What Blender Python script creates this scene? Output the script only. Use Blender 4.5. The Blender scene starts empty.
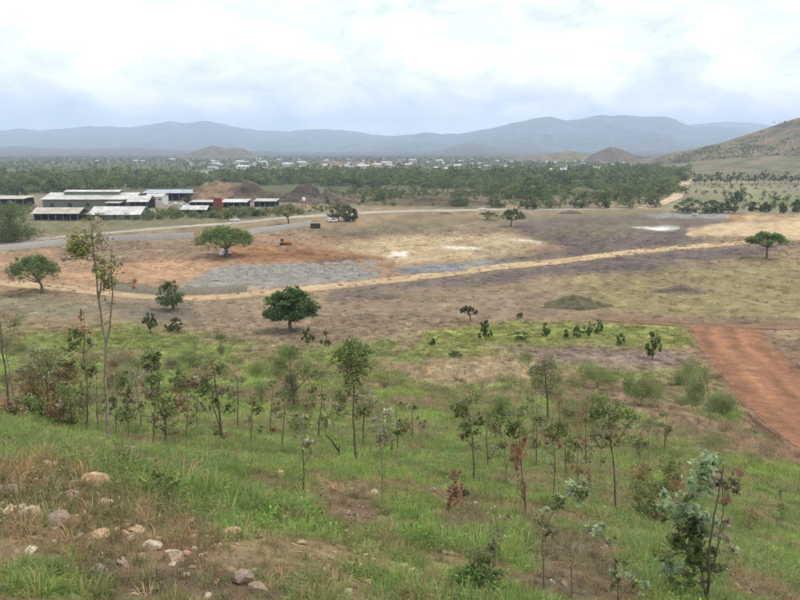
import bpy, math, random
import numpy as np
from mathutils import Vector, Matrix

rng = np.random.default_rng(7)
random.seed(7)
SC = bpy.context.scene
COL = SC.collection

# ---------------------------------------------------------------- camera
F = 693.0            # focal length in photo pixels (photo 800 x 600)
ZC = 36.0            # eye height above the valley floor
PITCH = math.atan(150.0 / F)
cam_d = bpy.data.cameras.new('camera')
cam_d.sensor_width = 36.0
cam_d.lens = F / 800.0 * 36.0
cam_d.clip_start = 0.1
cam_d.clip_end = 60000.0
cam = bpy.data.objects.new('camera', cam_d)
COL.objects.link(cam)
cam.location = (0, 0, ZC)
cam.rotation_euler = (math.pi / 2 - PITCH, 0, 0)
SC.camera = cam

# ---------------------------------------------------------------- world, sun, exposure
SUN_EL, SUN_AZ = math.radians(64), math.radians(75)     # azimuth from +Y (ahead), clockwise
w = bpy.data.worlds.new('World')
SC.world = w
w.use_nodes = True
nt = w.node_tree
for n in list(nt.nodes):
    nt.nodes.remove(n)


def node(tree, kind, **kw):
    n = tree.nodes.new(kind)
    for k, v in kw.items():
        setattr(n, k, v)
    return n


out = node(nt, 'ShaderNodeOutputWorld')
bg = node(nt, 'ShaderNodeBackground')
bg.inputs['Strength'].default_value = 0.1
sky = node(nt, 'ShaderNodeTexSky', sky_type='NISHITA', sun_disc=False)
sky.sun_elevation = SUN_EL
sky.sun_rotation = SUN_AZ
sky.air_density = 1.0
sky.dust_density = 2.0
tc = node(nt, 'ShaderNodeTexCoord')


def mapped(sx, sz, loc):
    m = node(nt, 'ShaderNodeMapping')
    m.inputs['Scale'].default_value = (sx, sx, sz)
    m.inputs['Location'].default_value = loc
    nt.links.new(tc.outputs['Generated'], m.inputs['Vector'])
    return m


def wnoise(m, scale, detail, rough, dist=0.0):
    n = node(nt, 'ShaderNodeTexNoise')
    n.inputs['Scale'].default_value = scale
    n.inputs['Detail'].default_value = detail
    n.inputs['Roughness'].default_value = rough
    n.inputs['Distortion'].default_value = dist
    nt.links.new(m.outputs['Vector'], n.inputs['Vector'])
    return n


def ramp(tree, src, stops):
    r = node(tree, 'ShaderNodeValToRGB')
    el = r.color_ramp.elements
    while len(el) < len(stops):
        el.new(0.5)
    for e, (p, c) in zip(el, stops):
        e.position = p
        e.color = (*c, 1) if len(c) == 3 else c
    tree.links.new(src, r.inputs['Fac'])
    return r


m1 = mapped(1.0, 2.2, (0.35, 0.2, 0.1))
big = wnoise(m1, 3.2, 3, 0.5)
m2 = mapped(1.0, 2.1, (1.7, 0.4, 0.63))
fine = wnoise(m2, 9.5, 12, 0.63, 0.5)
mix = node(nt, 'ShaderNodeMath', operation='MULTIPLY_ADD')
nt.links.new(big.outputs['Fac'], mix.inputs[0])
mix.inputs[1].default_value = 0.65
mulf = node(nt, 'ShaderNodeMath', operation='MULTIPLY')
nt.links.new(fine.outputs['Fac'], mulf.inputs[0])
mulf.inputs[1].default_value = 1.05
nt.links.new(mulf.outputs[0], mix.inputs[2])
cl = ramp(nt, mix.outputs[0], [(0.68, (.63, .695, .78)), (0.78, (.745, .79, .845)), (0.86, (.84, .865, .895)), (0.96, (1.0, 1.0, 1.0))])
cl.color_ramp.interpolation = 'EASE'
gain = node(nt, 'ShaderNodeVectorMath', operation='SCALE')
nt.links.new(cl.outputs['Color'], gain.inputs[0])
gain.inputs['Scale'].default_value = 11.0
gapr = ramp(nt, mix.outputs[0], [(0.52, (0.55,) * 3), (0.68, (1,) * 3)])
mx = node(nt, 'ShaderNodeMixRGB')
nt.links.new(gapr.outputs['Color'], mx.inputs['Fac'])
nt.links.new(sky.outputs['Color'], mx.inputs['Color1'])
nt.links.new(gain.outputs['Vector'], mx.inputs['Color2'])
nt.links.new(mx.outputs['Color'], bg.inputs['Color'])
nt.links.new(bg.outputs[0], out.inputs['Surface'])

sd = bpy.data.lights.new('sun', 'SUN')
sd.energy = 1.5
sd.angle = math.radians(11)
sd.color = (1.0, 0.95, 0.87)
sun = bpy.data.objects.new('sun', sd)
COL.objects.link(sun)
sdir = Vector((math.sin(SUN_AZ) * math.cos(SUN_EL), math.cos(SUN_AZ) * math.cos(SUN_EL), math.sin(SUN_EL)))
sun.rotation_euler = sdir.to_track_quat('Z', 'Y').to_euler()

vs = SC.view_settings
vs.view_transform = 'Standard'
vs.look = 'None'
vs.exposure = 0.5
vs.gamma = 1.0
vs.use_curve_mapping = False
SC.cycles.use_denoising = True
SC.cycles.max_bounces = 6
SC.cycles.diffuse_bounces = 3
SC.cycles.glossy_bounces = 2
SC.cycles.transmission_bounces = 3
SC.cycles.volume_bounces = 2
SC.cycles.transparent_max_bounces = 8


# ---------------------------------------------------------------- noise and terrain
def _hash(ix, iy, seed):
    h = (ix.astype(np.int64) * 374761393 + iy.astype(np.int64) * 668265263 + seed * 1442695041) & 0xffffffff
    h = ((h ^ (h >> 13)) * 1274126177) & 0xffffffff
    h = (h ^ (h >> 16)) & 0xffffffff
    return h / 4294967295.0


def vnoise(x, y, seed=0):
    x = np.asarray(x, float)
    y = np.asarray(y, float)
    ix, iy = np.floor(x), np.floor(y)
    fx, fy = x - ix, y - iy
    fx = fx * fx * (3 - 2 * fx)
    fy = fy * fy * (3 - 2 * fy)
    a, b = _hash(ix, iy, seed), _hash(ix + 1, iy, seed)
    c, d = _hash(ix, iy + 1, seed), _hash(ix + 1, iy + 1, seed)
    return (a * (1 - fx) + b * fx) * (1 - fy) + (c * (1 - fx) + d * fx) * fy


def fbm(x, y, seed=0, octaves=4, gain=0.5):
    s, a, t = 0.0, 1.0, 0.0
    for o in range(octaves):
        s = s + a * vnoise(x * 2 ** o + 17.3 * o, y * 2 ** o - 9.1 * o, seed + o)
        t += a
        a *= gain
    return s / t * 2 - 1      # about -1..1


_s = np.arange(-90, 260, 0.5)
_d = np.interp(_s, [-90, -40, 0, 5, 10, 20, 30, 45, 60, 80, 100, 120, 140, 158, 260],
               [-16, -12, 1.65, 3.6, 5.6, 9.6, 13.0, 18.0, 22.0, 26.8, 30.5, 33.3, 35.2, 36, 36])
_k = np.exp(-0.5 * (np.arange(-12, 13) / 5.0) ** 2)
_k /= _k.sum()
_d2 = np.convolve(np.pad(_d, 12, mode='edge'), _k, mode='valid')


def relu(x, k=3.0):
    return 0.5 * (x + np.sqrt(x * x + k * k)) - 0.5 * k


def smooth(e0, e1, x):
    t = np.clip((x - e0) / (e1 - e0), 0, 1)
    return t * t * (3 - 2 * t)


def terrain(X, Y):
    X = np.asarray(X, float)
    Y = np.asarray(Y, float)
    s = Y + 0.6 * relu(X) - 0.5 * np.minimum(relu(-X), 25.0) * np.exp(-(Y / 27.0) ** 2)
    s = s + 5.0 * fbm(X / 40, Y / 40, 3, 2) * smooth(25, 60, Y) * smooth(190, 120, Y)
    d = np.interp(s, _s, _d2)
    r = np.hypot(X, Y)
    hill = smooth(170, 90, s)
    z = ZC - d
    z = z + hill * smooth(2, 9, r) * (0.30 * fbm(X / 5, Y / 5, 11, 3) + 0.07 * fbm(X / .8, Y / .8, 12, 2))
    z = z + (1 - hill) * 0.45 * fbm(X / 28, Y / 28, 13, 3)
    return z


def project(X, Y, Z):
    c, s_ = math.cos(PITCH), math.sin(PITCH)
    dz = Z - ZC
    depth = np.maximum(Y * c - dz * s_, 1e-3)
    up = Y * s_ + dz * c
    return 400 + F * X / depth, 300 - F * up / depth


def ray(px, py):
    x, y = (px - 400) / F, (300 - py) / F
    c, s_ = math.cos(PITCH), math.sin(PITCH)
    return np.array([x, c + y * s_, -s_ + y * c])


_T = np.concatenate([np.geomspace(2, 200, 1400), np.geomspace(200.5, 16000, 1200)])


def at(px, py):
    """the point of the ground that a photo pixel shows"""
    d = ray(px, py)
    P = d[None, :] * _T[:, None]
    gap = P[:, 2] + ZC - terrain(P[:, 0], P[:, 1])
    i = int(np.argmax(gap < 0))
    if gap[i] >= 0:
        i = len(_T) - 1
    if i > 0:
        f = gap[i - 1] / (gap[i - 1] - gap[i])
        t = _T[i - 1] + f * (_T[i] - _T[i - 1])
    else:
        t = _T[0]
    X, Y = float(d[0] * t), float(d[1] * t)
    return Vector((X, Y, float(terrain(X, Y))))


def over(px, py, Y):
    """the point in the upright plane at distance Y that a pixel shows"""
    d = ray(px, py)
    t = Y / d[1]
    return Vector((d[0] * t, Y, ZC + d[2] * t))


def mpp(Y, py=300):
    """metres per photo pixel at distance Y"""
    return Y / ray(400, py)[1] / F


# ---------------------------------------------------------------- materials
def mat_new(name):
    m = bpy.data.materials.new(name)
    m.use_nodes = True
    t = m.node_tree
    for n in list(t.nodes):
        t.nodes.remove(n)
    o = node(t, 'ShaderNodeOutputMaterial')
    return m, t, o


def noise_node(t, scale, detail=4, rough=0.55, vec=None):
    n = node(t, 'ShaderNodeTexNoise')
    n.inputs['Scale'].default_value = scale
    n.inputs['Detail'].default_value = detail
    n.inputs['Roughness'].default_value = rough
    if vec is not None:
        t.links.new(vec, n.inputs['Vector'])
    return n


def mul_col(t, a, b, fac=1.0):
    n = node(t, 'ShaderNodeMixRGB', blend_type='MULTIPLY')
    n.inputs['Fac'].default_value = fac
    t.links.new(a, n.inputs['Color1'])
    t.links.new(b, n.inputs['Color2'])
    return n.outputs['Color']


def simple(name, col, rough=0.8, var=0.35, scale=2.0, metal=0.0, spec=0.3, bump=0.0):
    m, t, o = mat_new(name)
    p = node(t, 'ShaderNodeBsdfPrincipled')
    p.inputs['Roughness'].default_value = rough
    p.inputs['Metallic'].default_value = metal
    p.inputs['Specular IOR Level'].default_value = spec
    c = node(t, 'ShaderNodeTexCoord')
    n = noise_node(t, scale, 6, 0.6, c.outputs['Object'])
    r = ramp(t, n.outputs['Fac'], [(0.3, tuple(x * (1 - var) for x in col)), (0.7, tuple(min(1, x * (1 + var)) for x in col))])
    t.links.new(r.outputs['Color'], p.inputs['Base Color'])
    if bump:
        b = node(t, 'ShaderNodeBump')
        b.inputs['Strength'].default_value = bump
        t.links.new(n.outputs['Fac'], b.inputs['Height'])
        t.links.new(b.outputs['Normal'], p.inputs['Normal'])
    t.links.new(p.outputs[0], o.inputs['Surface'])
    return m


def ground_mat():
    m, t, o = mat_new('ground_cover')
    p = node(t, 'ShaderNodeBsdfPrincipled')
    p.inputs['Roughness'].default_value = 0.95
    p.inputs['Specular IOR Level'].default_value = 0.1
    g = node(t, 'ShaderNodeNewGeometry')
    a = node(t, 'ShaderNodeAttribute', attribute_name='col')
    n1 = noise_node(t, 3.0, 8, 0.65, g.outputs['Position'])
    r1 = ramp(t, n1.outputs['Fac'], [(0.25, (.55, .53, .5)), (0.5, (1, 1, 1)), (0.75, (1.4, 1.38, 1.3))])
    n2 = noise_node(t, 0.35, 6, 0.6, g.outputs['Position'])
    r2 = ramp(t, n2.outputs['Fac'], [(0.3, (.75, .77, .74)), (0.7, (1.25, 1.2, 1.15))])
    n3 = noise_node(t, 22.0, 5, 0.7, g.outputs['Position'])
    r3 = ramp(t, n3.outputs['Fac'], [(0.3, (.6, .58, .56)), (0.7, (1.35, 1.35, 1.35))])
    c = mul_col(t, a.outputs['Color'], r1.outputs['Color'])
    c = mul_col(t, c, r2.outputs['Color'])
    c = mul_col(t, c, r3.outputs['Color'], 0.8)
    t.links.new(c, p.inputs['Base Color'])
    b = node(t, 'ShaderNodeBump')
    b.inputs['Strength'].default_value = 0.7
    b.inputs['Distance'].default_value = 0.15
    t.links.new(n1.outputs['Fac'], b.inputs['Height'])
    b2 = node(t, 'ShaderNodeBump')
    b2.inputs['Strength'].default_value = 0.6
    b2.inputs['Distance'].default_value = 0.03
    t.links.new(n3.outputs['Fac'], b2.inputs['Height'])
    t.links.new(b.outputs['Normal'], b2.inputs['Normal'])
    t.links.new(b2.outputs['Normal'], p.inputs['Normal'])
    t.links.new(p.outputs[0], o.inputs['Surface'])
    return m


def leaf_mat(name, instanced=False, tint=False, rough=0.6, trans=0.45):
    m, t, o = mat_new(name)
    a = node(t, 'ShaderNodeAttribute', attribute_name='col')
    c = a.outputs['Color']
    if instanced:
        oi = node(t, 'ShaderNodeObjectInfo')
        r = ramp(t, oi.outputs['Random'], [(0.0, (.65, .72, .65)), (0.35, (.95, 1.0, .95)), (0.7, (1.25, 1.15, 1.05)), (1.0, (1.7, 1.45, 1.2))])
        c = mul_col(t, c, r.outputs['Color'])
    if tint:
        b = node(t, 'ShaderNodeAttribute', attribute_name='tint', attribute_type='INSTANCER')
        c = mul_col(t, c, b.outputs['Color'])
    p = node(t, 'ShaderNodeBsdfPrincipled')
    p.inputs['Roughness'].default_value = rough
    p.inputs['Specular IOR Level'].default_value = 0.25
    t.links.new(c, p.inputs['Base Color'])
    tr = node(t, 'ShaderNodeBsdfTranslucent')
    t.links.new(c, tr.inputs['Color'])
    ms = node(t, 'ShaderNodeMixShader')
    ms.inputs['Fac'].default_value = trans
    t.links.new(p.outputs[0], ms.inputs[1])
    t.links.new(tr.outputs[0], ms.inputs[2])
    t.links.new(ms.outputs[0], o.inputs['Surface'])
    return m


def sheet_metal(name, col, rust=0.25, period=0.25):
    m, t, o = mat_new(name)
    p = node(t, 'ShaderNodeBsdfPrincipled')
    p.inputs['Roughness'].default_value = 0.5
    p.inputs['Metallic'].default_value = 0.15
    c = node(t, 'ShaderNodeTexCoord')
    n = noise_node(t, 0.5, 7, 0.65, c.outputs['Object'])
    r = ramp(t, n.outputs['Fac'], [(0.35, tuple(x * (1 - rust) for x in col)), (0.6, col)])
    n2 = noise_node(t, 0.22, 3, 0.5, c.outputs['Object'])
    r2 = ramp(t, n2.outputs['Fac'], [(0.40, (.78, .74, .70)), (0.6, (1, 1, 1))])
    cc = mul_col(t, r.outputs['Color'], r2.outputs['Color'])
    t.links.new(cc, p.inputs['Base Color'])
    wv = node(t, 'ShaderNodeTexWave')
    wv.inputs['Scale'].default_value = 1.0 / period / 3
    t.links.new(c.outputs['Object'], wv.inputs['Vector'])
    b = node(t, 'ShaderNodeBump')
    b.inputs['Strength'].default_value = 0.5
    b.inputs['Distance'].default_value = 0.05
    t.links.new(wv.outputs['Fac'], b.inputs['Height'])
    t.links.new(b.outputs['Normal'], p.inputs['Normal'])
    t.links.new(p.outputs[0], o.inputs['Surface'])
    return m


M = {}
M['ground'] = ground_mat()
M['leaf'] = leaf_mat('leaf')
M['leaf_far'] = leaf_mat('leaf_far', instanced=True)
M['grass'] = leaf_mat('grass_blade', tint=True, rough=0.7)
M['bark'] = simple('bark', (.16, .125, .095), 0.9, 0.4, 14, bump=0.4)
M['bark_pale'] = simple('bark_pale', (.27, .22, .17), 0.9, 0.4, 14, bump=0.4)
M['bark_dark'] = simple('bark_dark', (.06, .045, .035), 0.9, 0.4, 8)
M['rock'] = simple('rock', (.42, .335, .24), 0.9, 0.55, 3.5, bump=0.8)
M['rock_dark'] = simple('rock_dark', (.235, .18, .135), 0.9, 0.55, 3.5, bump=0.8)
M['rock_ochre'] = simple('rock_ochre', (.38, .26, .155), 0.9, 0.55, 3.5, bump=0.8)
M['white_roof'] = sheet_metal('white_roof', (.63, .62, .59))
M['cream_roof'] = sheet_metal('cream_roof', (.50, .47, .39))
M['blue_roof'] = sheet_metal('blue_roof', (.42, .47, .55))
M['grey_sheet'] = sheet_metal('grey_sheet', (.68, .69, .67), 0.12)
M['mesh_screen'] = sheet_metal('mesh_screen', (.52, .51, .46), 0.2)
M['green_wall'] = simple('green_wall', (.15, .175, .13), 0.9, 0.25, 0.8)
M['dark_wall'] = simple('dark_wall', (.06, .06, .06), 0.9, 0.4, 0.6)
M['white_wall'] = simple('white_wall', (.6, .6, .58), 0.8, 0.15, 1)
M['steel'] = simple('steel', (.22, .22, .22), 0.6, 0.2, 3)
M['red_paint'] = simple('red_paint', (.24, .05, .045), 0.7, 0.35, 0.8)
M['white_paint'] = simple('white_paint', (.75, .75, .74), 0.35, 0.06, 2, spec=0.5)
M['orange_paint'] = simple('orange_paint', (.50, .20, .03), 0.5, 0.2, 2, spec=0.5)
M['glass'] = simple('glass', (.03, .035, .04), 0.1, 0.1, 1, spec=0.6)
M['rubber'] = simple('rubber', (.03, .03, .03), 0.9, 0.1, 4)


# ---------------------------------------------------------------- mesh helpers
def mesh_np(name, V, Fs, mats, col=None, smooth_=False, mi=None):
    """V (n,3), Fs (m,3|4) arrays or list of such arrays"""
    me = bpy.data.meshes.new(name)
    V = np.asarray(V, np.float32)
    if isinstance(Fs, np.ndarray):
        Fs = [Fs]
    Fs = [np.asarray(f, np.int32) for f in Fs if len(f)]
    tot = np.concatenate([np.full(len(f), f.shape[1], np.int32) for f in Fs])
    idx = np.concatenate([f.ravel() for f in Fs])
    me.vertices.add(len(V))
    me.vertices.foreach_set('co', V.ravel())
    me.loops.add(len(idx))
    me.loops.foreach_set('vertex_index', idx)
    me.polygons.add(len(tot))
    st = np.zeros(len(tot), np.int32)
    st[1:] = np.cumsum(tot)[:-1]
    me.polygons.foreach_set('loop_start', st)
    me.polygons.foreach_set('loop_total', tot)
    if smooth_:
        me.polygons.foreach_set('use_smooth', np.ones(len(tot), bool))
    for m in (mats if isinstance(mats, (list, tuple)) else [mats]):
        me.materials.append(m)
    if mi is not None:
        me.polygons.foreach_set('material_index', np.asarray(mi, np.int32))
    me.update(calc_edges=True)
    if col is not None:
        a = me.color_attributes.new('col', 'FLOAT_COLOR', 'POINT')
        c = np.ones((len(V), 4), np.float32)
        c[:, :3] = col
        a.data.foreach_set('color', c.ravel())
    return me


def obj(name, me, parent=None, loc=None):
    o = bpy.data.objects.new(name, me)
    COL.objects.link(o)
    if parent is not None:
        o.parent = parent
    if loc is not None:
        o.location = loc
    return o


def tag(o, label=None, cat=None, group=None, kind=None):
    if label:
        o['label'] = label
    if cat:
        o['category'] = cat
    if group:
        o['group'] = group
    if kind:
        o['kind'] = kind
    return o


def thing(name, label, cat, loc, rotz=0.0, group=None):
    o = bpy.data.objects.new(name, None)
    o.empty_display_size = 0.5
    COL.objects.link(o)
    o.location = loc
    o.rotation_euler = (0, 0, rotz)
    return tag(o, label, cat, group)


class MB:
    def __init__(s):
        s.v, s.f = [], []

    def box(s, c, d, rz=0.0, top=None):
        """centre c, size d; top = (sx, sy) scale of the upper face"""
        i = len(s.v)
        tx, ty = top or (1, 1)
        cs, sn = math.cos(rz), math.sin(rz)
        for z in (-1, 1):
            for x, y in ((-1, -1), (1, -1), (1, 1), (-1, 1)):
                X = x * d[0] / 2 * (tx if z > 0 else 1)
                Y = y * d[1] / 2 * (ty if z > 0 else 1)
                s.v.append((c[0] + X * cs - Y * sn, c[1] + X * sn + Y * cs, c[2] + z * d[2] / 2))
        for q in ((0, 3, 2, 1), (4, 5, 6, 7), (0, 1, 5, 4), (1, 2, 6, 5), (2, 3, 7, 6), (3, 0, 4, 7)):
            s.f.append(tuple(i + k for k in q))
        return s

    def prism(s, prof, x0, x1):
        """profile in (y,z) extruded along x"""
        i, n = len(s.v), len(prof)
        for x in (x0, x1):
            for y, z in prof:
                s.v.append((x, y, z))
        for k in range(n):
            s.f.append((i + k, i + (k + 1) % n, i + n + (k + 1) % n, i + n + k))
        s.f.append(tuple(i + k for k in reversed(range(n))))
        s.f.append(tuple(i + n + k for k in range(n)))
        return s

    def cyl(s, a, b, ra, rb=None, n=8, cap=True):
        rb = ra if rb is None else rb
        a, b = Vector(a), Vector(b)
        ax = (b - a).normalized()
        u = ax.orthogonal().normalized()
        v = ax.cross(u)
        i = len(s.v)
        for p, r in ((a, ra), (b, rb)):
            for k in range(n):
                t = 2 * math.pi * k / n
                s.v.append(tuple(p + u * r * math.cos(t) + v * r * math.sin(t)))
        for k in range(n):
            s.f.append((i + k, i + (k + 1) % n, i + n + (k + 1) % n, i + n + k))
        if cap:
            s.f.append(tuple(i + k for k in reversed(range(n))))
            s.f.append(tuple(i + n + k for k in range(n)))
        return s

    def mesh(s, name, mat):
        me = bpy.data.meshes.new(name)
        me.from_pydata(s.v, [], s.f)
        me.materials.append(mat)
        me.update()
        return me

    def build(s, name, mat, parent=None, loc=None):
        return obj(name, s.mesh(name, mat), parent, loc)


def tube(P, R, n=6):
    """tapered tube along points P with radii R -> V, quads"""
    P = np.asarray(P, float)
    k = len(P)
    T = np.gradient(P, axis=0)
    T /= np.linalg.norm(T, axis=1, keepdims=True) + 1e-9
    ref = np.where(np.abs(T[:, 2:3]) > 0.9, np.array([[1.0, 0, 0]]), np.array([[0, 0, 1.0]]))
    U = np.cross(T, ref)
    U /= np.linalg.norm(U, axis=1, keepdims=True) + 1e-9
    W = np.cross(T, U)
    a = np.arange(n) * 2 * np.pi / n
    V = P[:, None, :] + np.asarray(R)[:, None, None] * (np.cos(a)[None, :, None] * U[:, None, :] + np.sin(a)[None, :, None] * W[:, None, :])
    i = np.arange(k - 1)[:, None] * n
    j = np.arange(n)[None, :]
    j2 = (j + 1) % n
    Q = np.stack([i + j, i + j2, i + n + j2, i + n + j], -1).reshape(-1, 4)
    return V.reshape(-1, 3), Q


def join(parts):
    Vs, Qs, off = [], [], 0
    for V, Q in parts:
        Vs.append(V)
        Qs.append(np.asarray(Q) + off)
        off += len(V)
    return np.concatenate(Vs), np.concatenate(Qs)


def limb(a, b, r0, r1, sag=0.08, k=6, n=6):
    a, b = np.asarray(a, float), np.asarray(b, float)
    t = np.linspace(0, 1, k)[:, None]
    L = np.linalg.norm(b - a)
    P = a + (b - a) * t
    off = rng.normal(0, sag * L, 3)
    P = P + np.sin(np.pi * t) * off + rng.normal(0, sag * L * .15, (k, 3)) * (t > 0) * (t < 1)
    return tube(P, r0 + (r1 - r0) * np.linspace(0, 1, k), n)


def leaves(C, size, col, up=0.35, aspect=0.5, droop=0.0):
    """leaf-shaped folded quads at centres C -> V, Q, colours"""
    n = len(C)
    size = np.broadcast_to(size, (n,)).astype(float) * rng.uniform(.65, 1.35, n)
    d = rng.normal(0, 1, (n, 3))
    d[:, 2] -= droop * 1.5
    d /= np.linalg.norm(d, axis=1, keepdims=True)
    nn = rng.normal(0, 1, (n, 3))
    nn[:, 2] += up * 3
    s = np.cross(d, nn)
    s /= np.linalg.norm(s, axis=1, keepdims=True) + 1e-9
    nn = np.cross(s, d)
    L = size[:, None]
    W = L * aspect
    V = np.stack([C - d * L * .5, C + s * W * .5 + nn * L * .10, C + d * L * .5, C - s * W * .5 + nn * L * .10], 1)
    V[:, 1] -= d * L * .06
    V[:, 3] -= d * L * .06
    Q = np.arange(n * 4).reshape(n, 4)
    cc = np.repeat(np.asarray(col, float), 4, axis=0)
    return V.reshape(-1, 3), Q, cc


LC = {'g': (.165, .215, .075), 'd': (.115, .150, .060), 'b': (.25, .15, .09), 'y': (.25, .26, .085), 'e': (.27, .345, .215),
      'o': (.21, .22, .105), 's': (.30, .27, .205), 'v': (.13, .22, .058), 'k': (.135, .135, .09), 'm': (.235, .205, .135)}


def blob_leaves(c, rx, ry, rz, n, leaf, ck, cvar=0.35, up=0.3):
    """clumped leaves inside an ellipsoid; ck may be two colour letters (main, second)"""
    n = max(int(n), 6)
    nc = max(5, n // 14)
    u = rng.normal(0, 1, (nc, 3))
    u /= np.linalg.norm(u, axis=1, keepdims=True)
    u *= rng.uniform(.35, 1.0, (nc, 1)) ** 0.6
    R = np.array([rx, ry, rz])
    cent = np.asarray(c) + u * R * .85
    k = rng.integers(0, nc, n)
    P = cent[k] + rng.normal(0, 1, (n, 3)) * R * rng.uniform(.08, .24, (n, 1))
    base = np.array([LC[ck[0]]] * nc)
    if len(ck) > 1:
        sec = rng.random(nc) < 0.3
        base[sec] = LC[ck[1]]
    base = base * rng.uniform(1 - cvar, 1 + cvar, (nc, 1))
    cols = base[k] * rng.uniform(.7, 1.3, (n, 1)) * (1 + rng.normal(0, .06, (n, 3)))
    return cent, leaves(P, leaf, np.clip(cols, .005, 1), up)


def cat_leaves(L):
    Vs, Qs, Cs, off = [], [], [], 0
    for V, Q, C in L:
        Vs.append(V)
        Qs.append(Q + off)
        Cs.append(C)
        off += len(V)
    return np.concatenate(Vs), np.concatenate(Qs), np.concatenate(Cs)


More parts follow.
